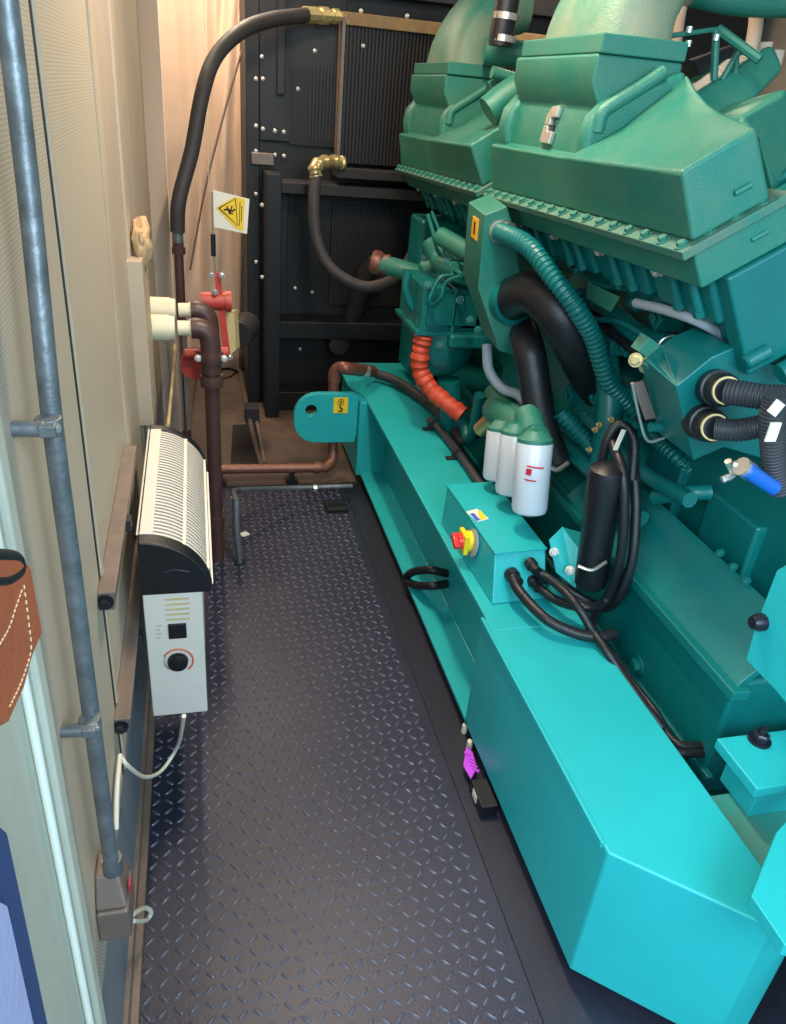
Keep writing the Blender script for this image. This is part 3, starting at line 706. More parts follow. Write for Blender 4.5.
# cable glands and cables from the near end
gl = [(513, 577, .018), (532, 566, .015), (533, 583, .013), (540, 575, .012)]
for (u, v, r) in gl:
    c = q(u, v, y=1.74); part('cable_gland', MB().lathe(c + Vector((0, .02, 0)), (.1, -1, -.05), [(0, r * 1.25), (.02, r * 1.25), (.022, r), (.05, r)], 16), 'bplastic', sb)
def cab(name, pts, r, m, label, cat='cable', group=None, **k):
    return tag(part(name, MB().tube(pts, r, 12, 8, **k), m), label, cat, group)
cab('power_cable', [q(512, 576, y=1.73), q(520, 592, y=1.68), q(545, 618, z=.50), q(575, 633, z=.48), q(600, 637, z=.475), q(614, 634, z=.475)], .016, 'rubber', 'thick black cable sweeping over the beam top, nearest to the walkway')
cab('power_cable', [q(532, 567, y=1.74), q(548, 578, y=1.70), q(565, 592, z=.55), q(580, 610, z=.53), q(592, 630, z=.49), q(606, 650, z=.47), q(622, 674, z=.43), q(645, 706, z=.40), q(662, 728, z=.37)], .013, 'rubber', 'black cable running from switch box down behind the beam inner edge')
cab('power_cable', [q(540, 576, y=1.74), q(560, 585, y=1.72), q(585, 600, y=1.68), q(605, 608, y=1.65), q(620, 595, y=1.6), q(632, 560, y=1.6), q(636, 510, y=1.65), q(634, 470, y=1.7), q(632, 430, y=1.75)], .014, 'rubber', 'black cable rising beside the canister to the ribbed conduit, right-hand one')
cab('power_cable', [q(534, 583, y=1.74), q(556, 600, z=.50), q(585, 607, z=.52), q(606, 600, y=1.62), q(620, 560, y=1.6), q(624, 510, y=1.62), q(622, 470, y=1.66), q(612, 440, y=1.75), q(622, 425, y=1.78)], .014, 'rubber', 'black cable rising beside the canister, left-hand one')
cab('power_cable', [q(600, 470, y=1.75), q(607, 440, y=1.75), q(620, 424, y=1.75), q(634, 440, y=1.72), q(632, 480, y=1.68)], .013, 'rubber', 'black cable loop above the canister carrying a white cable tag')
ct = q(622, 440, y=1.68)
tag(part('cable_tag', MB().box(-.006, .006, -.002, .002, -.03, .03, Matrix.Translation(q(619.5, 440, y=1.7)) @ Matrix.Rotation(.2, 4, 'Y')), 'white'), 'small white tag on the black cable loop', 'tag')
cab('power_cable', [q(606, 645, z=.44), q(630, 680, z=.40), q(655, 712, z=.38), q(668, 735, z=.36), q(680, 745, z=.36), q(700, 746, z=.36), q(722, 742, z=.36), q(765, 741, z=.36)], .012, 'rubber', 'black cable turning into the mounting plate, upper one')
cab('power_cable', [q(600, 650, z=.42), q(626, 688, z=.38), q(648, 720, z=.36), q(668, 746, z=.35), q(684, 753, z=.35), q(722, 751, z=.35), q(765, 750, z=.35)], .012, 'rubber', 'black cable turning into the mounting plate, lower one')
cab('power_cable', [q(575, 600, z=.47), q(600, 606, z=.47), q(592, 620, z=.47), q(598, 640, z=.46), q(612, 660, z=.44)], .011, 'rubber', 'thin black cable crossing under the others behind the switch box')
# hose bundle + clips along beam top
cab('braided_hose', [q(372, 372, z=.50), q(400, 383, z=.49), q(430, 405, z=.48), q(452, 428, z=.475), q(463, 440, z=.475), q(476, 434, z=.50), q(492, 420, y=2.55)], .024, 'hose', 'dark ribbed hose lying along the far top of the skid beam', 'hose')
cab('clamped_pipe', [q(430, 420, z=.475), q(445, 436, z=.475), q(462, 458, z=.475), q(476, 478, z=.475), q(486, 492, z=.475)], .017, 'conduit', 'dark straight pipe held by clips on the skid beam edge', 'pipe')
for (u, v, lbl) in ((433, 425, 'dark pipe clip on skid beam, the far one'), (457, 454, 'dark pipe clip on skid beam, the near one')):
    c = q(u, v, z=.475)
    cl = thing('pipe_clip', lbl, 'clip', c, 'pipe clips on the beam')
    d = (q(462, 458, z=.475) - q(445, 436, z=.475)).normalized()
    part('ring', MB().lathe(c - d * .008, d, [(0, .023), (.016, .023)], 18), 'blackdull', cl)
    part('foot', MB().box(-.045, .01, -.010, .010, -.024, -.012, Matrix.Translation(c)), 'blackdull', cl)
part('end_fitting', MB().tube([q(480, 430, y=2.6), q(493, 418, y=2.55)], .03, 16, 2), 'brass', None)
o = bpy.data.objects['end_fitting']; o.name = 'hose_fitting'; tag(o, 'brass hose fitting below the filter head', 'fitting')

# rubber lined cable loop on beam web
lp = [q(450, 574, x=.885), q(445, 573, x=.86), q(430, 570, x=.80), q(413, 572, x=.77), q(406, 579, x=.76), q(415, 585, x=.77), q(432, 586, x=.80), q(445, 584, x=.86), q(450, 583, x=.885)]
tag(part('sleeve_loop', MB().tube([Vector(p) for p in lp], .016, 12), 'rubber'), 'black rubber sleeved loop sticking out of the beam web', 'cable loop')

# ================================================================== CONTROL/CONNECTOR BOX (right)
kb = thing('connector_box', 'faceted teal connector box with two large black plugs', 'connector box', q(700, 455, y=1.45))
yN = 1.42
P = [q(u, v, y=yN) for u, v in ((676, 386), (712, 357), (735, 347), (790, 372), (800, 470), (724, 448), (694, 461))]
body = part('front_face', MB().prism(P, [p + Vector((0, .16, 0)) for p in P]), 'green', kb, bevel=.005)
P = [q(676, 386, y=yN), q(694, 461, y=yN), q(672, 430, y=yN + .12), q(654, 372, y=yN + .12), q(664, 352, y=yN + .12), q(688, 356, y=yN + .10), q(694, 372, y=yN)]
P = [q(676, 386, y=yN), q(694, 461, y=yN), q(664, 425, y=yN + .12), q(646, 360, y=yN + .12)]
part('left_face', MB().prism(P, [p + Vector((.03, .03, 0)) for p in P]), 'green', kb, bevel=.003)
P = [q(676, 386, y=yN), q(696, 372, y=yN), q(678, 350, y=yN + .12), q(664, 353, y=yN + .12)]
part('top_facet', MB().prism(P, [p + Vector((.01, .03, -.03)) for p in P]), 'green', kb, bevel=.003)
for (u, v, u2, v2) in ((712, 387, 728, 391), (700, 421, 716, 428)):
    a = q(u, v, y=yN); c = q(u2, v2, y=yN - .09); ax_ = c - a
    pl = part('plug', MB().lathe(a, ax_, [(-.01, .040), (.01, .041), (.045, .040), (.047, .035), (ax_.length * .82, .035), (ax_.length * .9, .028)], 28), 'bplastic', kb)
    sub('plug_ring', MB().lathe(a + ax_ * .9, ax_, [(-.002, .030), (.005, .030), (.005, .026), (-.002, .026)], 28), 'timber', pl)
def mcorr(name, pts, r, label, m='conduit'): return tag(part(name, MB().corr(pts, r, .008, .05), m), label, 'conduit')
mcorr('loom_conduit', [q(728, 392, y=1.33), q(745, 394, y=1.30), q(765, 397, y=1.27), q(790, 398, y=1.25)], .026, 'dark ribbed loom from the upper plug of the connector box')
mcorr('loom_conduit', [q(716, 429, y=1.33), q(738, 430, y=1.30), q(762, 426, y=1.27), q(790, 418, y=1.25)], .024, 'dark ribbed loom from the lower plug of the connector box')
mcorr('loom_conduit', [q(776, 395, y=1.22), q(772, 420, y=1.22), q(774, 460, y=1.22), q(780, 490, y=1.22)], .024, 'vertical dark ribbed loom at the right edge')
tag(part('loom_tag', MB().box(-.012, .012, -.002, .002, -.02, .02, Matrix.Translation(q(773, 432, y=1.18))), 'white'), 'white tag on the vertical dark loom', 'tag')
tag(part('loom_tag', MB().box(-.012, .012, -.002, .002, -.014, .014, Matrix.Translation(q(776, 408, y=1.18)) @ Matrix.Rotation(.5, 4, 'Y')), 'white'), 'tilted white tag above the other on the dark loom', 'tag')
bs = thing('battery_lug', 'blue sleeved terminal with steel clamp below the connector box', 'terminal', q(755, 478, y=1.2))
part('blue_sleeve', MB().tube([q(747, 470, y=1.2), q(760, 479, y=1.2), q(774, 488, y=1.2)], .017, 16), 'blue', bs)
part('clamp', MB().tube([q(741, 466, y=1.21), q(750, 472, y=1.21)], .02, 12, 2).tube([q(733, 464, y=1.23), q(742, 468, y=1.22)], .009, 8, 2).tube([q(722, 480, y=1.25), q(733, 474, y=1.25), q(728, 461, y=1.25)], .008, 8), 'zinc', bs)
# square frame bracket, bottle & wires
fb = thing('wire_bracket', 'pale U-shaped steel bracket with green terminal beside the connector box', 'bracket', q(645, 430, y=1.55))
P = [q(633, 384, y=1.56), q(644, 382, y=1.56), q(656, 418, y=1.56), q(645, 420, y=1.56)]
part('flat_bar', MB().prism(P, [p + Vector((.004, .01, 0)) for p in P]), 'unistrut', fb)
part('u_rod', MB().tube([q(632, 383, y=1.56), q(640, 420, y=1.56), q(648, 441, y=1.56), q(664, 438, y=1.56)], .004, 8, 4), 'zinc', fb)
part('terminal', MB().tube([q(650, 427, y=1.55), q(665, 427, y=1.55)], .012, 12, 3).tube([q(662, 415, y=1.55), q(672, 432, y=1.55)], .005, 8, 3), 'green', fb)
vb = thing('sensor_connector', 'small green sensor with brass nuts on top of connector box', 'sensor', q(645, 355, y=1.6))
part('body', MB().tube([q(640, 362, y=1.6), q(650, 356, y=1.6), q(655, 345, y=1.6)], .02, 12, 3).box(-.03, .03, -.02, .02, -.02, .02, Matrix.Translation(q(648, 348, y=1.6)) @ Matrix.Rotation(.5, 4, 'Y')), 'cast', vb, bevel=.003)
part('nuts', MB().hexbolt(q(636, 360, y=1.58), (-1, -1, .2), .012, .014).hexbolt(q(646, 365, y=1.58), (0, -1, .2), .014, .014), 'brass', vb)
part('wire', MB().tube([q(655, 355, y=1.6), q(662, 340, y=1.6), q(676, 336, y=1.6), q(672, 348, y=1.6), q(655, 356, y=1.6)], .002, 6), 'zinc', vb)

# ================================================================== UNDER-BEAM SMALL ITEMS
gv = thing('purple_tag_grip', 'bright purple rubber comb-shaped tag lying beside the skid foot', 'tag', q(468, 765, z=.004))
P = [(466, 746), (473, 752), (477, 768), (471, 780), (463, 766)]
part('body', MB().prism([q(u, v, z=.02) for u, v in P], [q(u, v, z=.04) for u, v in P]), 'purple', gv, bevel=.004)
b = MB()
for k in range(5): b.box(-.003, .003, -.016, .006, 0, .006, Matrix.Translation(q(466 + k * 2, 754 + k * 4, z=.038)) @ Matrix.Rotation(.8, 4, 'Z'))
part('teeth', b, 'purple', gv)
for i_, (u, v) in enumerate(((464, 732), (469, 748))):
    tag(part('white_cap', MB().lathe(q(u, v, z=.004), (0, 0, 1), [(0, .009), (.03, .009), (.034, .005)], 14), 'ivory'), ['small white cap under the skid edge, farther one', 'small white cap under the skid edge, next to the purple tag'][i_], 'cap')
jk = thing('black_jack_block', 'small black plastic block with white sticker beside the skid foot', 'block', q(484, 803, z=.004))
a = q(484, 803, z=.004)
part('body', MB().box(-.03, .02, -.05, .05, 0, .045, Matrix.Translation(a)), 'bplastic', jk, bevel=.004)
part('sticker', MB().box(-.0315, -.03, -.01, .022, .015, .04, Matrix.Translation(a)), 'white', jk)

# ================================================================== HEATER
hy0, hy1 = 1.52, 2.17; hz = .325
hx0, hx1 = -.150, -.020
ht = thing('convector_heater', 'white convector heater with black end cap fixed on the left wall', 'heater', (-.09, 1.9, hz))
ztop = .700
part('casing', MB().box(hx0, hx1, hy0 + .02, hy1 - .01, hz + .01, ztop), 'heat', ht, bevel=.006)
ep = part('end_panel', MB().box(hx0 - .002, hx1 + .002, hy0, hy0 + .02, hz, ztop), 'heat', ht, bevel=.004)
def panelq(u, v): return q(u, v, y=hy0 - .001)
b = MB()
for k in range(5):
    z = q(177, 599 + k * 5, y=hy0).z; b.box(q(165, 600, y=hy0).x, q(189, 600, y=hy0).x, hy0 - .0015, hy0 + .002, z - .0022, z + .0022)
sub('vent_slots', b, 'timber', ep)
a, c = panelq(168, 624), panelq(187, 637)
sub('rocker_switch', MB().box(a.x, c.x, hy0 - .006, hy0, c.z, a.z), 'bplastic', ep, bevel=.002)
c = panelq(178, 661); 
dl = sub('thermostat_dial', MB().lathe(c, (0, -1, 0), [(0, .025), (.012, .023), (.014, .018)], 28), 'bplastic', ep)
def arc(c, r, a0, a1, rr, n=20): return [c + Vector((r * math.cos(a0 + (a1 - a0) * k / n), -.0005, r * math.sin(a0 + (a1 - a0) * k / n))) for k in range(n + 1)]
sub('red_arc', MB().tube(arc(c, .036, math.radians(-50), math.radians(150), 0), .0022, 6, 0), 'greyprint2', ep)
sub('white_arc', MB().tube(arc(c, .032, math.radians(150), math.radians(225), 0), .0012, 6, 0), 'greyprint', ep)
b = MB()
for k in range(4):
    pz = panelq(160, 626 + k * 4); b.box(pz.x - .008, pz.x + .004 - (k % 2) * .004, hy0 - .001, hy0, pz.z - .001, pz.z + .001)
sub('printed_marks', b, 'greyprint', ep)
# hood (quarter-barrel) with louvres
zc = ztop; R1 = hx1 - hx0 + .006
def hood(r0, rx, rz, n=16):
    return [Vector((hx0 - .002 + rx * math.sin(k / n * math.pi / 2), 0, zc + rz * math.cos(k / n * math.pi / 2))) for k in range(n + 1)]
RX = .158; RZ = .145
def capsec(y, rx, rz):
    return [Vector((hx0 - .004, y, zc))] + [Vector((p.x, y, p.z)) for p in hood(0, rx, rz)]
cp = part('end_cap', MB().loft([capsec(hy0 - .006, RX * .97, RZ * .97), capsec(hy0 + .03, RX, RZ)]), 'bplastic', ht, bevel=.004)
sub('hand_grip', MB().tube([panelq(163, 572), panelq(175, 569), panelq(190, 571)], .006, 8), 'rubber', cp)
part('far_cap', MB().loft([capsec(hy1 - .02, RX, RZ), capsec(hy1 + .01, RX, RZ)]), 'bplastic', ht, bevel=.003)
part('duct_interior', MB().loft([capsec(hy0 + .02, RX - .02, RZ - .02), capsec(hy1 - .02, RX - .02, RZ - .02)]), 'slot', ht)
b = MB(); n = 36; secs = hood(0, RX - .003, RZ - .003)
for k in range(n + 1):
    yy = hy0 + .035 + (hy1 - hy0 - .07) * k / n
    path = [Vector((p.x, yy, p.z)) for p in secs]
    inner = [Vector((hx0 + (p.x - hx0) * .88, yy + .006, zc + (p.z - zc) * .88)) for p in secs]
    V0 = [b.b.verts.new(p) for p in path]; V1 = [b.b.verts.new(p + Vector((0, .0085, 0))) for p in path]; V2 = [b.b.verts.new(p) for p in inner]
    for m_ in range(len(path) - 1):
        b.b.faces.new((V0[m_], V0[m_ + 1], V1[m_ + 1], V1[m_])); b.b.faces.new((V1[m_], V1[m_ + 1], V2[m_ + 1], V2[m_]))
part('louvre_grille', b, 'heat', ht)
b = MB()
for fr in (0, .42, .80, 1.0):
    p = secs[int(round(fr * 16))]; 
    b.box(p.x - .005, p.x + .005, hy0 + .03, hy1 - .02, p.z - .003, p.z + .002)
p = secs[0]; b.box(hx0 - .004, hx0 + .03, hy0 + .03, hy1 - .02, p.z - .004, p.z + .002)
part('grille_bar', b, 'heat', ht, bevel=.002)
part('rim_rail', MB().box(hx1 - .002, hx1 + .006, hy0 + .02, hy1, zc - .02, zc + .01), 'heat', ht, bevel=.003)
cab('heater_cord', [q(184, 716, x=-.06), q(178, 745, x=-.09), q(162, 770, x=-.13), q(145, 777, x=-.16), q(128, 766, x=-.18), q(120, 755, x=-.195)], .0045, 'cable', 'white power cord drooping from the heater to the wall', 'cord')
cab('extension_cord', [q(120, 755, x=-.19), q(117, 790, x=-.19), q(116, 830, x=-.19)], .005, 'cable', 'cream cord running down behind the handrail post', 'cord')
cab('cord_loop', [q(132, 915, x=-.18), q(144, 908, x=-.165), q(151, 912, x=-.155), q(146, 920, x=-.165), q(133, 921, x=-.18)], .005, 'cable', 'short cream cord loop beside the grey junction box', 'cord')

# ================================================================== LEFT WALL FITTINGS
gp = thing('galvanised_conduit', 'thick galvanised steel conduit running down the perforated wall', 'conduit', (-.165, .84, .6))
pts = [q(-1, -60, x=-.165), q(6, 0, x=-.165), q(29, 195, x=-.165), q(51, 410, x=-.165), q(72, 570, x=-.165), q(92, 722, x=-.165), q(112, 868, x=-.165)]
part('pipe', MB().tube(pts, .0115, 20), 'galv', gp)
for (u, v, nm) in ((49, 424, 'upper'), (90, 722, 'lower')):
    c = q(u, v, x=-.165)
    sd_ = part('pipe_saddle', MB().lathe(c - Vector((0, 0, .012)), (0, 0, 1), [(0, .0145), (.020, .0145)], 20).cyl(c + Vector((-.036, -.012, 0)), c + Vector((-.002, -.014, 0)), .009).box(-.008, .010, -.024, -.010, -.007, .007, Matrix.Translation(c)), 'galv', gp, bevel=.002)
    sub('saddle_bolt', MB().hexbolt(c + Vector((.008, -.012, 0)), (.7, -.8, 0), .0045, .006), 'zinc', sd_)
part('coupling', MB().lathe(q(112, 862, x=-.165) - Vector((0, 0, .02)), (0, 0, 1), [(0, .0155), (.03, .0155)], 20), 'galv', gp)
jb = thing('junction_box', 'grey-brown steel junction box at the foot of the galvanised conduit', 'junction box', q(118, 930, x=-.17))
a = q(118, 905, x=-.17)
part('body', MB().box(-.030, .022, -.035, .045, -.042, .03, Matrix.Translation(a)), 'unistrut', jb, bevel=.006)
part('shoulder', MB().hexa([a + Vector(p) for p in ((-.03, -.03, .03), (.02, -.03, .03), (.02, .045, .03), (-.03, .045, .03), (-.03, -.0, .08), (.008, -.0, .08), (.008, .045, .08), (-.03, .045, .08))]), 'unistrut', jb, bevel=.005)
part('red_sticker', MB().box(.0215, .0235, -.005, .012, .032, .052, Matrix.Translation(a)), 'redprint', jb)
# horizontal unistrut channels
for i_, (y0, y1, z, lbl) in enumerate(((1.225, 1.88, .893, 'upper horizontal grey-brown strut channel on the left wall'), (1.235, 2.02, .575, 'lower horizontal grey-brown strut channel beside the heater'))):
    u_ = thing('strut_channel', lbl, 'strut', (-.18, y0, z), 'strut channels on the left wall')
    part('channel', MB().box(-.20, -.172, y0, y1, z - .020, z + .020).box(-.176, -.168, y0, y1, z + .012, z + .020), 'unistrut', u_, bevel=.002)
    part('end_bolt', MB().hexbolt((-.188, y0, z), (0, -1, 0), .011, .014), 'darkbolt', u_)
    part('bracket', MB().box(-.2, -.16, y0 + .28, y0 + .31, z - .016, z + .010), 'blackdull', u_, bevel=.002)
# electric plugs on the wall
for i_, (u, v, yy, lbl) in enumerate(((150, 332, 2.75, 'cream round pipe fitting on the wall, lower and nearer'), (150, 314, 2.95, 'cream round pipe fitting on the wall, upper and farther'))):
    c0 = q(148, v - 6 if i_ else v - 6, y=yy); pz = q(178, v - 4, y=yy)
    w_ = thing('wall_sleeve', lbl, 'pipe sleeve', (-.19, yy, c0.z), 'cream sleeves through the wall')
    z_ = pz.z
    part('sleeve', MB().lathe((-.2, yy, z_), (1, 0, 0), [(0, .046), (.028, .046), (.095, .045), (.098, .042), (.115, .040)], 32), 'ivory', w_)
    part('neck', MB().lathe((-.075, yy, z_), (1, 0, 0), [(0, .026), (.04, .026), (.04, .031), (.055, .031)], 24), 'ivory', w_)
    part('flange', MB().lathe((-.2, yy, z_), (1, 0, 0), [(0, .03), (.03, .03)], 32), 'ivory', w_)
    e_ = tag(part('pipe_elbow', MB().tube([(-.03, yy, z_), (-.005, yy, z_), (.02, yy - .0, z_ - .012), (.033, yy, z_ - .045), (.035, yy, z_ - (.16 if i_ == 0 else .14))], .036, 20), 'brownpipe'),
        ['dark brown pipe elbow turning down from the nearer cream sleeve', 'dark brown pipe elbow turning down from the farther cream sleeve'][i_], 'pipe elbow')
zz0 = q(150, 328, y=2.75).z
st_ = thing('brown_standpipe', 'dark brown vertical standpipe behind the heater with bolted unions', 'pipe', (.035, 2.75, 0))
part('pipe', MB().cyl((.035, 2.75, 0), (.035, 2.75, zz0 - .1), .027, n=24), 'brownpipe', st_)
b = MB()
for z_ in (zz0 - .12, zz0 - .21): b.lathe((.035, 2.75, z_), (0, 0, 1), [(0, .041), (.02, .043), (.04, .041)], 20)
un = part('union', b, 'brownpipe', st_)
b = MB()
for z_ in (zz0 - .12,):
    for sx in (-.045, .045): b.hexbolt((.035 + sx, 2.73, z_ + .02), (0, -1, 0), .009, .012)
sub('union_bolt', b, 'bolt', un)
part('lower_collar', MB().lathe((.035, 2.75, .16), (0, 0, 1), [(0, .032), (.05, .032)], 20), 'brownpipe', st_)
# slim riser + flexible hose
ri = thing('slim_riser', 'slim dark brown riser pipe by the canvas curtain', 'pipe', (-.08, 3.7, 0))
pz = q(178, 240, y=3.7)
part('pipe', MB().cyl((pz.x - .004, 3.7, 0), (pz.x, 3.7, pz.z), .021, n=18), 'brownpipe', ri)
part('collar', MB().lathe((pz.x, 3.7, pz.z - .06), (0, 0, 1), [(0, .03), (.03, .03), (.03, .024), (.06, .024)], 8), 'brownpipe', ri)
part('ferrule', MB().lathe((pz.x, 3.7, pz.z), (0, 0, 1), [(-.01, .024), (.07, .024)], 18), 'galv', ri)
cab('coolant_hose', [q(177.5, 232, y=3.7), q(179, 200, y=3.7), q(192, 150, y=3.75), q(202, 95, y=3.8), q(215, 58, y=3.9), q(240, 32, y=4.0), q(270, 20, y=4.15), q(306, 15, y=4.3)], .032, 'hose', 'long grey-black hose arching from slim riser to the radiator top', 'hose')
fi = thing('hose_coupling', 'pale brass coupling joining the arched hose to the radiator', 'coupling', q(325, 15, y=4.35))
a, c = q(304, 14.5, y=4.33), q(345, 17, y=4.42)
part('body', MB().lathe(a, c - a, [(0, .036), (.07, .036), (.07, .03), (.09, .03), (.09, .038), (.13, .038), (.13, .028), (.16, .028), (.16, .034), (.19, .034), (.19, .024), ((c - a).length, .024)], 10), 'brass', fi)
cab('drain_hose', [q(316, 175, y=4.15), q(314, 200, y=4.1), q(316, 235, y=4.05), q(326, 262, y=4.0), q(345, 279, y=3.95), q(370, 287, y=3.9), q(398, 276, y=3.85), q(415, 250, y=3.85), q(424, 222, y=3.85)], .03, 'hose', 'black hose hanging in a U below the radiator core', 'hose')
f2 = thing('hose_elbow', 'pale brass elbow at the top of the hanging U hose', 'elbow', q(318, 170, y=4.15))
part('body', MB().tube([q(316, 177, y=4.15), q(315, 168, y=4.16), q(321, 163, y=4.2), q(333, 162, y=4.28), q(343, 163, y=4.32)], .030, 14, rfun=lambda d, i, t: .030 + (.006 if i % 6 < 2 else 0)), 'brass', f2)
# curtain
b = MB(); cols = []
nx, nz = 120, 24
def curt(ui, t):
    x = -.30 + .66 * ui
    fold = .022 * math.sin(ui * 13 + 2.4 * t) + .008 * math.sin(ui * 37 + 6 * t) + .02 * math.sin(9 * ui - 5 * t)
    fold -= .05 * math.exp(-((ui - .62 - .25 * (t - .5)) / .05) ** 2) + .045 * math.exp(-((ui - .88 - .12 * (t - .5)) / .03) ** 2)
    d = abs((ui - .55) - .55 * (t - .45)); fold += .05 * math.exp(-(d / .06) ** 2)
    d2 = abs((ui - .75) - .35 * (t - .6)); fold -= .05 * math.exp(-(d2 / .05) ** 2)
    return Vector((x, 5.15 + fold, .02 + 2.7 * t))
V = [[b.b.verts.new(curt(i / nx, j / nz)) for i in range(nx + 1)] for j in range(nz + 1)]
for j in range(nz):
    for i in range(nx): b.b.faces.new((V[j][i], V[j][i + 1], V[j + 1][i + 1], V[j + 1][i]))
cu = part('canvas_curtain', b, 'canvas', ang=180); tag(cu, 'beige canvas curtain hanging in folds at the far end', 'curtain')
s_ = cu.modifiers.new('thickness', 'SOLIDIFY'); s_.thickness = .004
struct('trim_8', MB().box(-.225, -.12, 3.93, 4.05, 0, 2.7).box(-.21, -.14, 4.1, 4.14, 0, 2.7), 'canvas', bevel=.01)
tag(part('pull_cord', MB().tube([q(206, 0, y=4.6), q(207, 60, y=4.6), q(209, 190, y=4.6)], .002, 6), 'cable'), 'thin pale cord hanging in front of the curtain', 'cord')
cab('curtain_rope', [q(245, 40, y=4.9), q(225, 110, y=4.9), q(205, 190, y=4.9), q(190, 270, y=4.9)], .006, 'unistrut', 'brown rope running diagonally across the curtain', 'rope')
# foam blob
b = MB(); bmesh.ops.create_icosphere(b.b, subdivisions=3, radius=1)
c = q(141, 243, x=-.165)
for v in b.b.verts:
    k = 1 + .14 * math.sin(v.co.x * 9 + v.co.z * 13) + .12 * math.sin(v.co.y * 17 + v.co.z * 7) + random.uniform(-.14, .14)
    v.co = Vector((v.co.x * .03 * k, v.co.y * .07 * k, v.co.z * .075 * k)) + c
tag(part('expanding_foam', b, 'foam', ang=180), 'lumpy yellowed expanding foam blob on the wall edge', 'foam')
# clear strips
b = MB()
for k in range(4): b.box(-.16 + k * .028, -.14 + k * .028, 3.3, 3.303, .35, .85)
tag(part('plastic_strips', b, 'acrylic'), 'clear plastic strips hanging below the cream sleeves', 'strips')
tag(part('timber_batten', MB().tube([q(175, 345, x=-.12), q(172, 385, x=-.12), q(168, 425, x=-.12)], .006, 8, 2), 'timber'), 'thin pale batten leaning behind the heater', 'batten')

# red valve linkage
rv = thing('red_valve_lever', 'red flat-bar lever of the valve beside the brown pipes', 'valve lever', q(224, 355, y=3.3))
P = [q(214, 273, y=3.3), q(220, 273, y=3.3), q(231, 358, y=3.3), q(224, 361, y=3.3)]
part('bar', MB().prism(P, [p + Vector((0, .012, 0)) for p in P]), 'redpaint', rv)
b = MB().lathe(q(213, 301, y=3.32) - Vector((.05, 0, 0)), (1, 0, 0), [(0, .038), (.1, .038), (.10, .045), (.125, .045)], 20)
part('actuator', b, 'redpaint', rv)
b = MB()
for (u, v) in ((212, 275), (222, 275), (215, 292), (222, 352), (230, 357)): b.hexbolt(q(u, v, y=3.29), (0, -1, 0), .009, .016)
part('pins', b, 'zinc', rv)
for (u, v) in ((198, 354), (228, 352)): part('hub', MB().lathe(q(u, v, y=3.0), (-1, 0, 0), [(0, .02), (.05, .02)], 12), 'redpaint', rv)
part('base_disc', MB().lathe(q(196, 362, y=3.05), (0, -1, 0), [(0, .06), (.04, .06)], 24), 'redpaint', rv)
wb = thing('wooden_wedge', 'pale wooden block behind the red lever', 'wood block', q(231, 355, y=3.4))
P = [q(224, 312, y=3.4), q(234, 311, y=3.4), q(236, 350, y=3.4), q(229, 357, y=3.4)]
part('block', MB().prism(P, [p + Vector((.02, .04, 0)) for p in P]), 'timber', wb, bevel=.003)
gd = thing('grey_motor_drum', 'grey drum standing behind the red lever', 'drum', q(240, 350, y=4.0))
part('body', MB().lathe(q(238, 335, y=3.9), (.3, 1, 0), [(0, .065), (.01, .07), (.20, .07)], 28), 'blackdull', gd)
tp_ = thing('turnbuckle', 'thin pull rod with turnbuckle above the red lever', 'rod', q(213, 250, y=3.4))
part('rod', MB().tube([q(212, 192, y=3.4), q(213, 240, y=3.4), q(215, 273, y=3.4)], .004, 8, 3), 'zinc', tp_)
part('sleeve', MB().cyl(q(213, 234, y=3.4), q(213.5, 256, y=3.4), .010), 'darkbolt', tp_)
# warning sign
ws = thing('warning_sign', 'white sign sheet with yellow warning triangle hanging before the radiator', 'sign', q(230, 232, y=3.6))
Q4 = [q(213, 190, y=3.6), q(249.5, 199, y=3.6), q(247, 234, y=3.6), q(214, 227, y=3.6)]
part('sheet', MB().prism(Q4, [p + Vector((0, .003, 0)) for p in Q4]), 'white', ws)
def sg(pts, dy): return [q(u, v, y=3.6 - dy) for u, v in pts]
yl = part('yellow_field', MB().prism(sg([(216, 208), (234, 197), (245, 199), (243, 231), (235, 228)], .002), sg([(216, 208), (234, 197), (245, 199), (243, 231), (235, 228)], .001)), 'yellow', ws)
b = MB()
tri = [(219, 208), (235.5, 198.5), (237.5, 225.5)]
b.tube(sg(tri + tri[:1], .003), .0025, 6, 0)
b.tube(sg([(224, 210), (228, 209), (232, 211), (235, 209)], .003), .004, 6, 3).tube(sg([(227, 206), (229, 212), (233, 214)], .003), .003, 6, 3).tube(sg([(232, 206), (231, 210), (229, 214)], .003), .003, 6, 3)
b.tube(sg([(240, 202), (239.4, 226)], .003), .0015, 6, 1).tube(sg([(241.8, 206), (241.3, 222)], .003), .0015, 6, 1)
sub('symbol', b, 'ink', yl)

# floor hatch beyond plate, horizontal pipe, stand
hp = thing('floor_hatch', 'flat black hatch plate on the dusty brown floor', 'hatch', (.17, 4.1, 0))
P = [q(u, v, z=0) for u, v in ((231, 466), (262, 467), (255, 426), (233, 427))]
part('plate', MB().prism(P, [p + Vector((0, 0, .014)) for p in P]), 'black', hp, bevel=.003)
part('edge_angle', MB().box(P[1].x + .005, P[1].x + .02, P[1].y, P[2].y, 0, .03), 'unistrut', hp)
tag(part('floor_angle', MB().tube([q(238, 360, z=.02), q(252, 430, z=.02), q(263, 468, z=.02)], .012, 4, 2), 'unistrut'), 'grey-brown angle strip along the radiator foot', 'strip')
tag(part('black_block', MB().box(-.04, .04, -.05, .05, 0, .09, Matrix.Translation(q(252, 420, z=0))), 'blackdull', bevel=.004), 'small dark block on floor beside the radiator post', 'block')
cp_ = thing('cross_pipe', 'copper brown pipe crossing the far edge of the tread plate', 'pipe', (.35, 3.45, 0))
za = .075
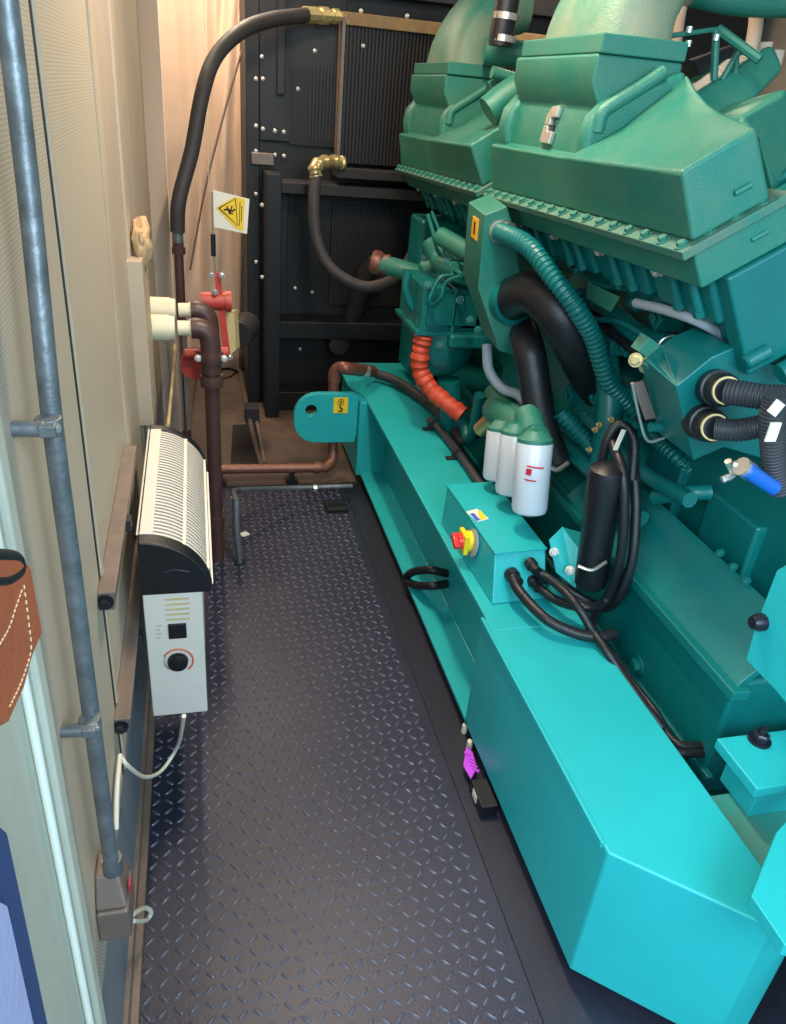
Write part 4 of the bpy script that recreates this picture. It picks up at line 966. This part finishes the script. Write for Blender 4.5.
part('pipe', MB().tube([(.03, 3.46, za), (.3, 3.455, za), (.56, 3.45, za)], .024, 18, 4), 'copper', cp_)
b = MB().lathe((.40, 3.452, za), (1, 0, 0), [(0, .028), (.02, .028)], 18).lathe((.53, 3.452, za), (1, 0, 0), [(0, .031), (.03, .031)], 18)
part('joint', b, 'copper', cp_)
e0 = q(333, 472, y=3.52)
part('riser', MB().tube([(.55, 3.452, za), (.60, 3.46, za + .0), (.628, 3.49, za + .03), (.632, 3.52, za + .12), (.625, 3.53, .45), (.625, 3.53, .52)], .026, 18), 'copper', cp_)
tp3 = q(372, 371, z=.515)
part('top_elbow', MB().tube([(.625, 3.53, .50), (.628, 3.53, .545), (.65, 3.52, .572), (.69, 3.50, .575), tp3], .031, 18), 'copper', cp_)
part('ferrule', MB().tube([q(352, 369, z=.55), q(368, 372, z=.53)], .031, 18, 2), 'zinc', cp_)
for x_ in (.07, .42): part('pipe_foot', MB().box(x_ - .012, x_ + .012, 3.44, 3.47, .004, za - .015).box(x_ - .03, x_ + .03, 3.42, 3.49, 0, .008), 'black', cp_)
sp = thing('bent_drain_pipe', 'thin grey galvanised pipe bent down at the walkway left end', 'pipe', (.12, 2.65, 0))
yS = 2.9
part('pipe', MB().tube([q(236, 500, y=2.75), q(234, 492, y=2.85), q(243, 489.5, y=2.98), q(290, 488, z=.12), q(352, 486, z=.10)], .011, 14, 8), 'galv', sp)
part('down_leg', MB().tube([q(236, 498, y=2.75), q(237, 530, y=2.72), q(240, 562, z=.012)], .013, 14, 3), 'galv', sp)
part('second_leg', MB().tube([q(232, 497, y=2.78), q(234, 530, y=2.76), q(236, 560, z=.012)], .008, 10, 3), 'zinc', sp)
part('foot_clamp', MB().box(-.02, .02, -.02, .02, 0, .03, Matrix.Translation(q(240, 562, z=.006))), 'blackdull', sp, bevel=.004)
part('mid_clamp', MB().lathe(q(315, 488, z=.11) - Vector((.008, 0, 0)), (1, 0, 0), [(0, .018), (.016, .018)], 14), 'zinc', sp)
cab('loose_wire', [q(185, 372, y=3.3), q(200, 365, z=.02), q(225, 378, z=.01), q(245, 362, z=.01), q(247, 345, z=.05)], .004, 'rubber', 'thin black wire looping over the floor near the curtain', 'wire')
tag(part('paper_scrap', MB().box(-.018, .018, -.02, .012, 0, .003, Matrix.Translation(q(244, 534, z=.009)) @ Matrix.Rotation(.5, 4, 'Z')), 'white'), 'small white paper scrap on tread plate beside the bent pipe', 'scrap')

# leather holster + navy item on the door frame
lh = thing('leather_strap', 'tan stitched leather strap end at the left edge by the door frame', 'strap', q(20, 640, x=-.15))
P = [q(u, v, x=-.15) for u, v in ((-20, 552), (19, 556), (31, 566), (43, 633), (32, 660), (25, 688), (10, 722), (-20, 740))]
part('flap', MB().prism(P, [p + Vector((-.035, 0, 0)) for p in P]), 'leather', lh, bevel=.003)
b = MB()
for pts in ([(24, 585), (29, 625), (31, 650), (22, 680), (10, 706)], [(22, 590), (15, 610), (8, 630), (-10, 660)]):
    pth = resample(smoothpath([q(u, v, x=-.1495) for u, v in pts], 8), .0035)
    for k in range(0, len(pth) - 1, 2): b.tube([pth[k], pth[k + 1]], .0007, 5, 1)
part('stitching', b, 'thread', lh)
tag(part('navy_tube', MB().tube([q(-10, 556, x=-.155), q(14, 558, x=-.155), q(18, 570, x=-.155), q(5, 580, x=-.155), q(-10, 582, x=-.155)], .006, 12), 'bplastic'), 'rounded black item tucked behind the leather strap', 'handle')
P = [q(u, v, x=-.17) for u, v in ((-40, 790), (8, 832), (52, 1040), (-40, 1060))]
tag(part('blue_sleeve_cloth', MB().prism(P, [p + Vector((-.02, 0, 0)) for p in P]), 'navy', bevel=.003), 'navy cloth edge hanging at lower left corner', 'cloth')
P = [q(u, v, x=-.165) for u, v in ((-40, 880), (8, 905), (38, 1040), (-40, 1060))]
tag(part('lavender_cloth', MB().prism(P, [p + Vector((-.004, 0, 0)) for p in P]), 'lavender', bevel=.002), 'pale lavender cloth at lower left corner over navy cloth', 'cloth')

# ================================================================== RADIATOR
YR = 4.55
rd = thing('radiator_unit', 'large black radiator frame with bolted side plates behind the engine', 'radiator', (1.6, YR, 0))
part('corner_post', MB().box(.275, .345, YR, YR + .5, 0, 2.7), 'black', rd, bevel=.004)
part('corner_post', MB().box(.36, .44, YR - .25, YR, 0, 1.34), 'black', rd, bevel=.004)
part('side_plate', MB().box(.345, 3.2, YR + .02, YR + .05, 0, 2.7), 'black', rd, bevel=.003)
part('top_panel', MB().box(.345, .78, YR - .02, YR + .02, 1.48, 2.35), 'black', rd, bevel=.004)
sub_y = YR - .08
# fin core
a0 = q(345, 25, y=4.4); a1 = q(345, 163, y=4.4)
cx0 = a0.x; cz1 = a0.z; cz0 = a1.z
core = part('cooler_core', MB().box(cx0, 2.5, 4.42, 4.5, cz0, cz1), 'finsdark', rd)
b = MB()
k = 0; x = cx0 + .01
while x < 2.4:
    b.box(x, x + .009, 4.405, 4.42, cz0, cz1); x += .019
fo = part('core_fins', b, 'fins', rd); fo['kind'] = 'stuff'
part('core_edge', MB().box(cx0 - .014, cx0 + .002, 4.39, 4.5, cz0 - .02, cz1 + .03), 'unistrut', rd)
part('tank_strip', MB().box(cx0, 2.5, 4.38, 4.5, cz1, cz1 + .055), 'tan', rd, bevel=.004)
part('core_sill', MB().box(cx0 - .02, 2.5, 4.33, 4.5, cz0 - .07, cz0 - .02), 'blackdull', rd, bevel=.005)
part('cross_beam', MB().box(.40, 3.0, YR - .2, YR, 1.245, 1.30), 'blackdull', rd, bevel=.005)
part('cross_beam', MB().box(.44, 3.0, YR - .18, YR, .46, .56), 'black', rd, bevel=.006)
part('cross_beam', MB().box(.44, 3.0, YR - .14, YR, 0, .12), 'black', rd, bevel=.006)
part('top_rail', MB().box(.5, 2.6, YR - .1, YR, 2.17, 2.45), 'black', rd, bevel=.004)
# louvred mesh windows
def mesh(x0, x1, z0, z1, y):
    bb = MB(); x = x0
    while x < x1: bb.box(x, x + .007, y - .008, y, z0, z1); x += .018
    return bb
m1 = part('mesh_panel', MB().box(.50, .78, YR - .022, YR - .021, 1.47, 1.82), 'finsdark', rd)
o = sub('mesh_bars', mesh(.60, .80, 1.50, 1.85, YR - .025), 'fins', m1)
m2 = part('mesh_panel', MB().box(.75, 1.5, YR - .002, YR + .02, .62, 1.18), 'finsdark', rd)
sub('mesh_bars', mesh(.75, 1.5, .62, 1.18, YR - .004), 'fins', m2)
part('side_channel', MB().box(.44, .50, YR - .03, YR, .56, 1.24).box(.43, .47, YR - .06, YR - .0, 1.7, 2.5), 'black', rd, bevel=.004)
part('vent_pipe', MB().tube([q(376, 262, y=4.3), q(366, 275, y=4.35), q(352, 318, y=4.45)], .05, 16), 'blackdull', rd)
b = MB().box(.30, .42, YR - .04, YR, 1.36, 1.42)
part('lifting_eye', b, 'unistrut', rd, bevel=.006)
part('sight_glass', MB().lathe(q(338, 343, y=YR - .1), (0, -1, 0), [(0, .06), (.05, .06), (.055, .045)], 20), 'blackdull', rd)
bm0 = MB().dome((0, 0, 0), (0, -1, 0), .011); first = None
for (u, v, yy) in ((262, 57, 4.53), (256, 79, 4.53), (263, 79, 4.53), (315, 51, 4.53), (298, 89, 4.53), (256, 126, 4.53), (263, 129, 4.53), (275, 131, 4.53), (284, 132, 4.53), (256, 151, 4.53), (263, 157, 4.53), (275, 155, 4.53), (284, 156, 4.53), (256, 194, 4.5), (262, 205, 4.3), (276, 193, 4.53), (276, 226, 4.53), (256, 262, 4.5), (262, 277, 4.3), (275, 261, 4.53), (361, 11, 4.44), (407, 16, 4.44), (295, 288, 4.53), (363, 46, 4.4), (312, 292, 4.53), (257, 325, 4.5), (275, 341, 4.53), (300, 349, 4.53)):
    P0 = q(u, v, y=yy)
    if first is None:
        first = part('bolt', bm0, 'bolt', rd); base = P0; first.location = P0
    else:
        c_ = first.copy(); C.objects.link(c_); c_.parent = rd; c_.matrix_parent_inverse = first.matrix_parent_inverse.copy(); c_.location = P0

# ================================================================== LIGHTS
def lamp_fixture(x, y, lbl, power, col=(1, .80, .60)):  # unseen fixtures added at the ceiling to brighten the interior
    t_ = thing('ceiling_light', lbl, 'lamp', (x, y, 2.75), 'ceiling batten lights')
    part('housing', MB().box(x - .07, x + .07, y - .35, y + .35, 2.70, 2.75), 'white', t_, bevel=.01)
    part('diffuser', MB().box(x - .055, x + .055, y - .33, y + .33, 2.68, 2.702), 'lampm', t_, bevel=.01)
    l = bpy.data.lights.new('batten_lamp', 'AREA'); l.shape = 'RECTANGLE'; l.size = .11; l.size_y = .66; l.energy = power; l.color = col
    o_ = bpy.data.objects.new('batten_lamp', l); o_.location = (x, y, 2.675); C.objects.link(o_)
lamp_fixture(.12, 4.42, 'ceiling batten light over the radiator end of the walkway', 25)
lamp_fixture(.50, 2.1, 'ceiling batten light over the middle of the walkway', 34)
lamp_fixture(1.9, 3.9, 'ceiling batten light over the far engine end', 10)
# daylight through the open doorway behind the camera
def daylight(name, loc, aim, size, power):
    l = bpy.data.lights.new(name, 'AREA'); l.shape = 'SQUARE'; l.size = size; l.energy = power; l.color = (.66, .88, 1.0)
    o_ = bpy.data.objects.new(name, l); C.objects.link(o_); o_.location = loc
    o_.rotation_euler = (Vector(aim) - Vector(loc)).to_track_quat('-Z', 'Y').to_euler()
daylight('side_door_daylight', (-1.1, -.7, 2.3), (.9, 1.3, .3), 1.5, 85)
daylight('rear_door_daylight', (.9, -1.4, 2.5), (.2, 1.5, .5), 1.6, 80)
W = bpy.data.worlds.new('world'); bpy.context.scene.world = W; W.use_nodes = True
bg = W.node_tree.nodes['Background']; bg.inputs['Color'].default_value = (.62, .80, 1.0, 1); bg.inputs['Strength'].default_value = .6
vs = bpy.context.scene.view_settings; vs.view_transform = 'Standard'; vs.look = 'None'; vs.gamma = 1; vs.use_curve_mapping = False; vs.exposure = .35
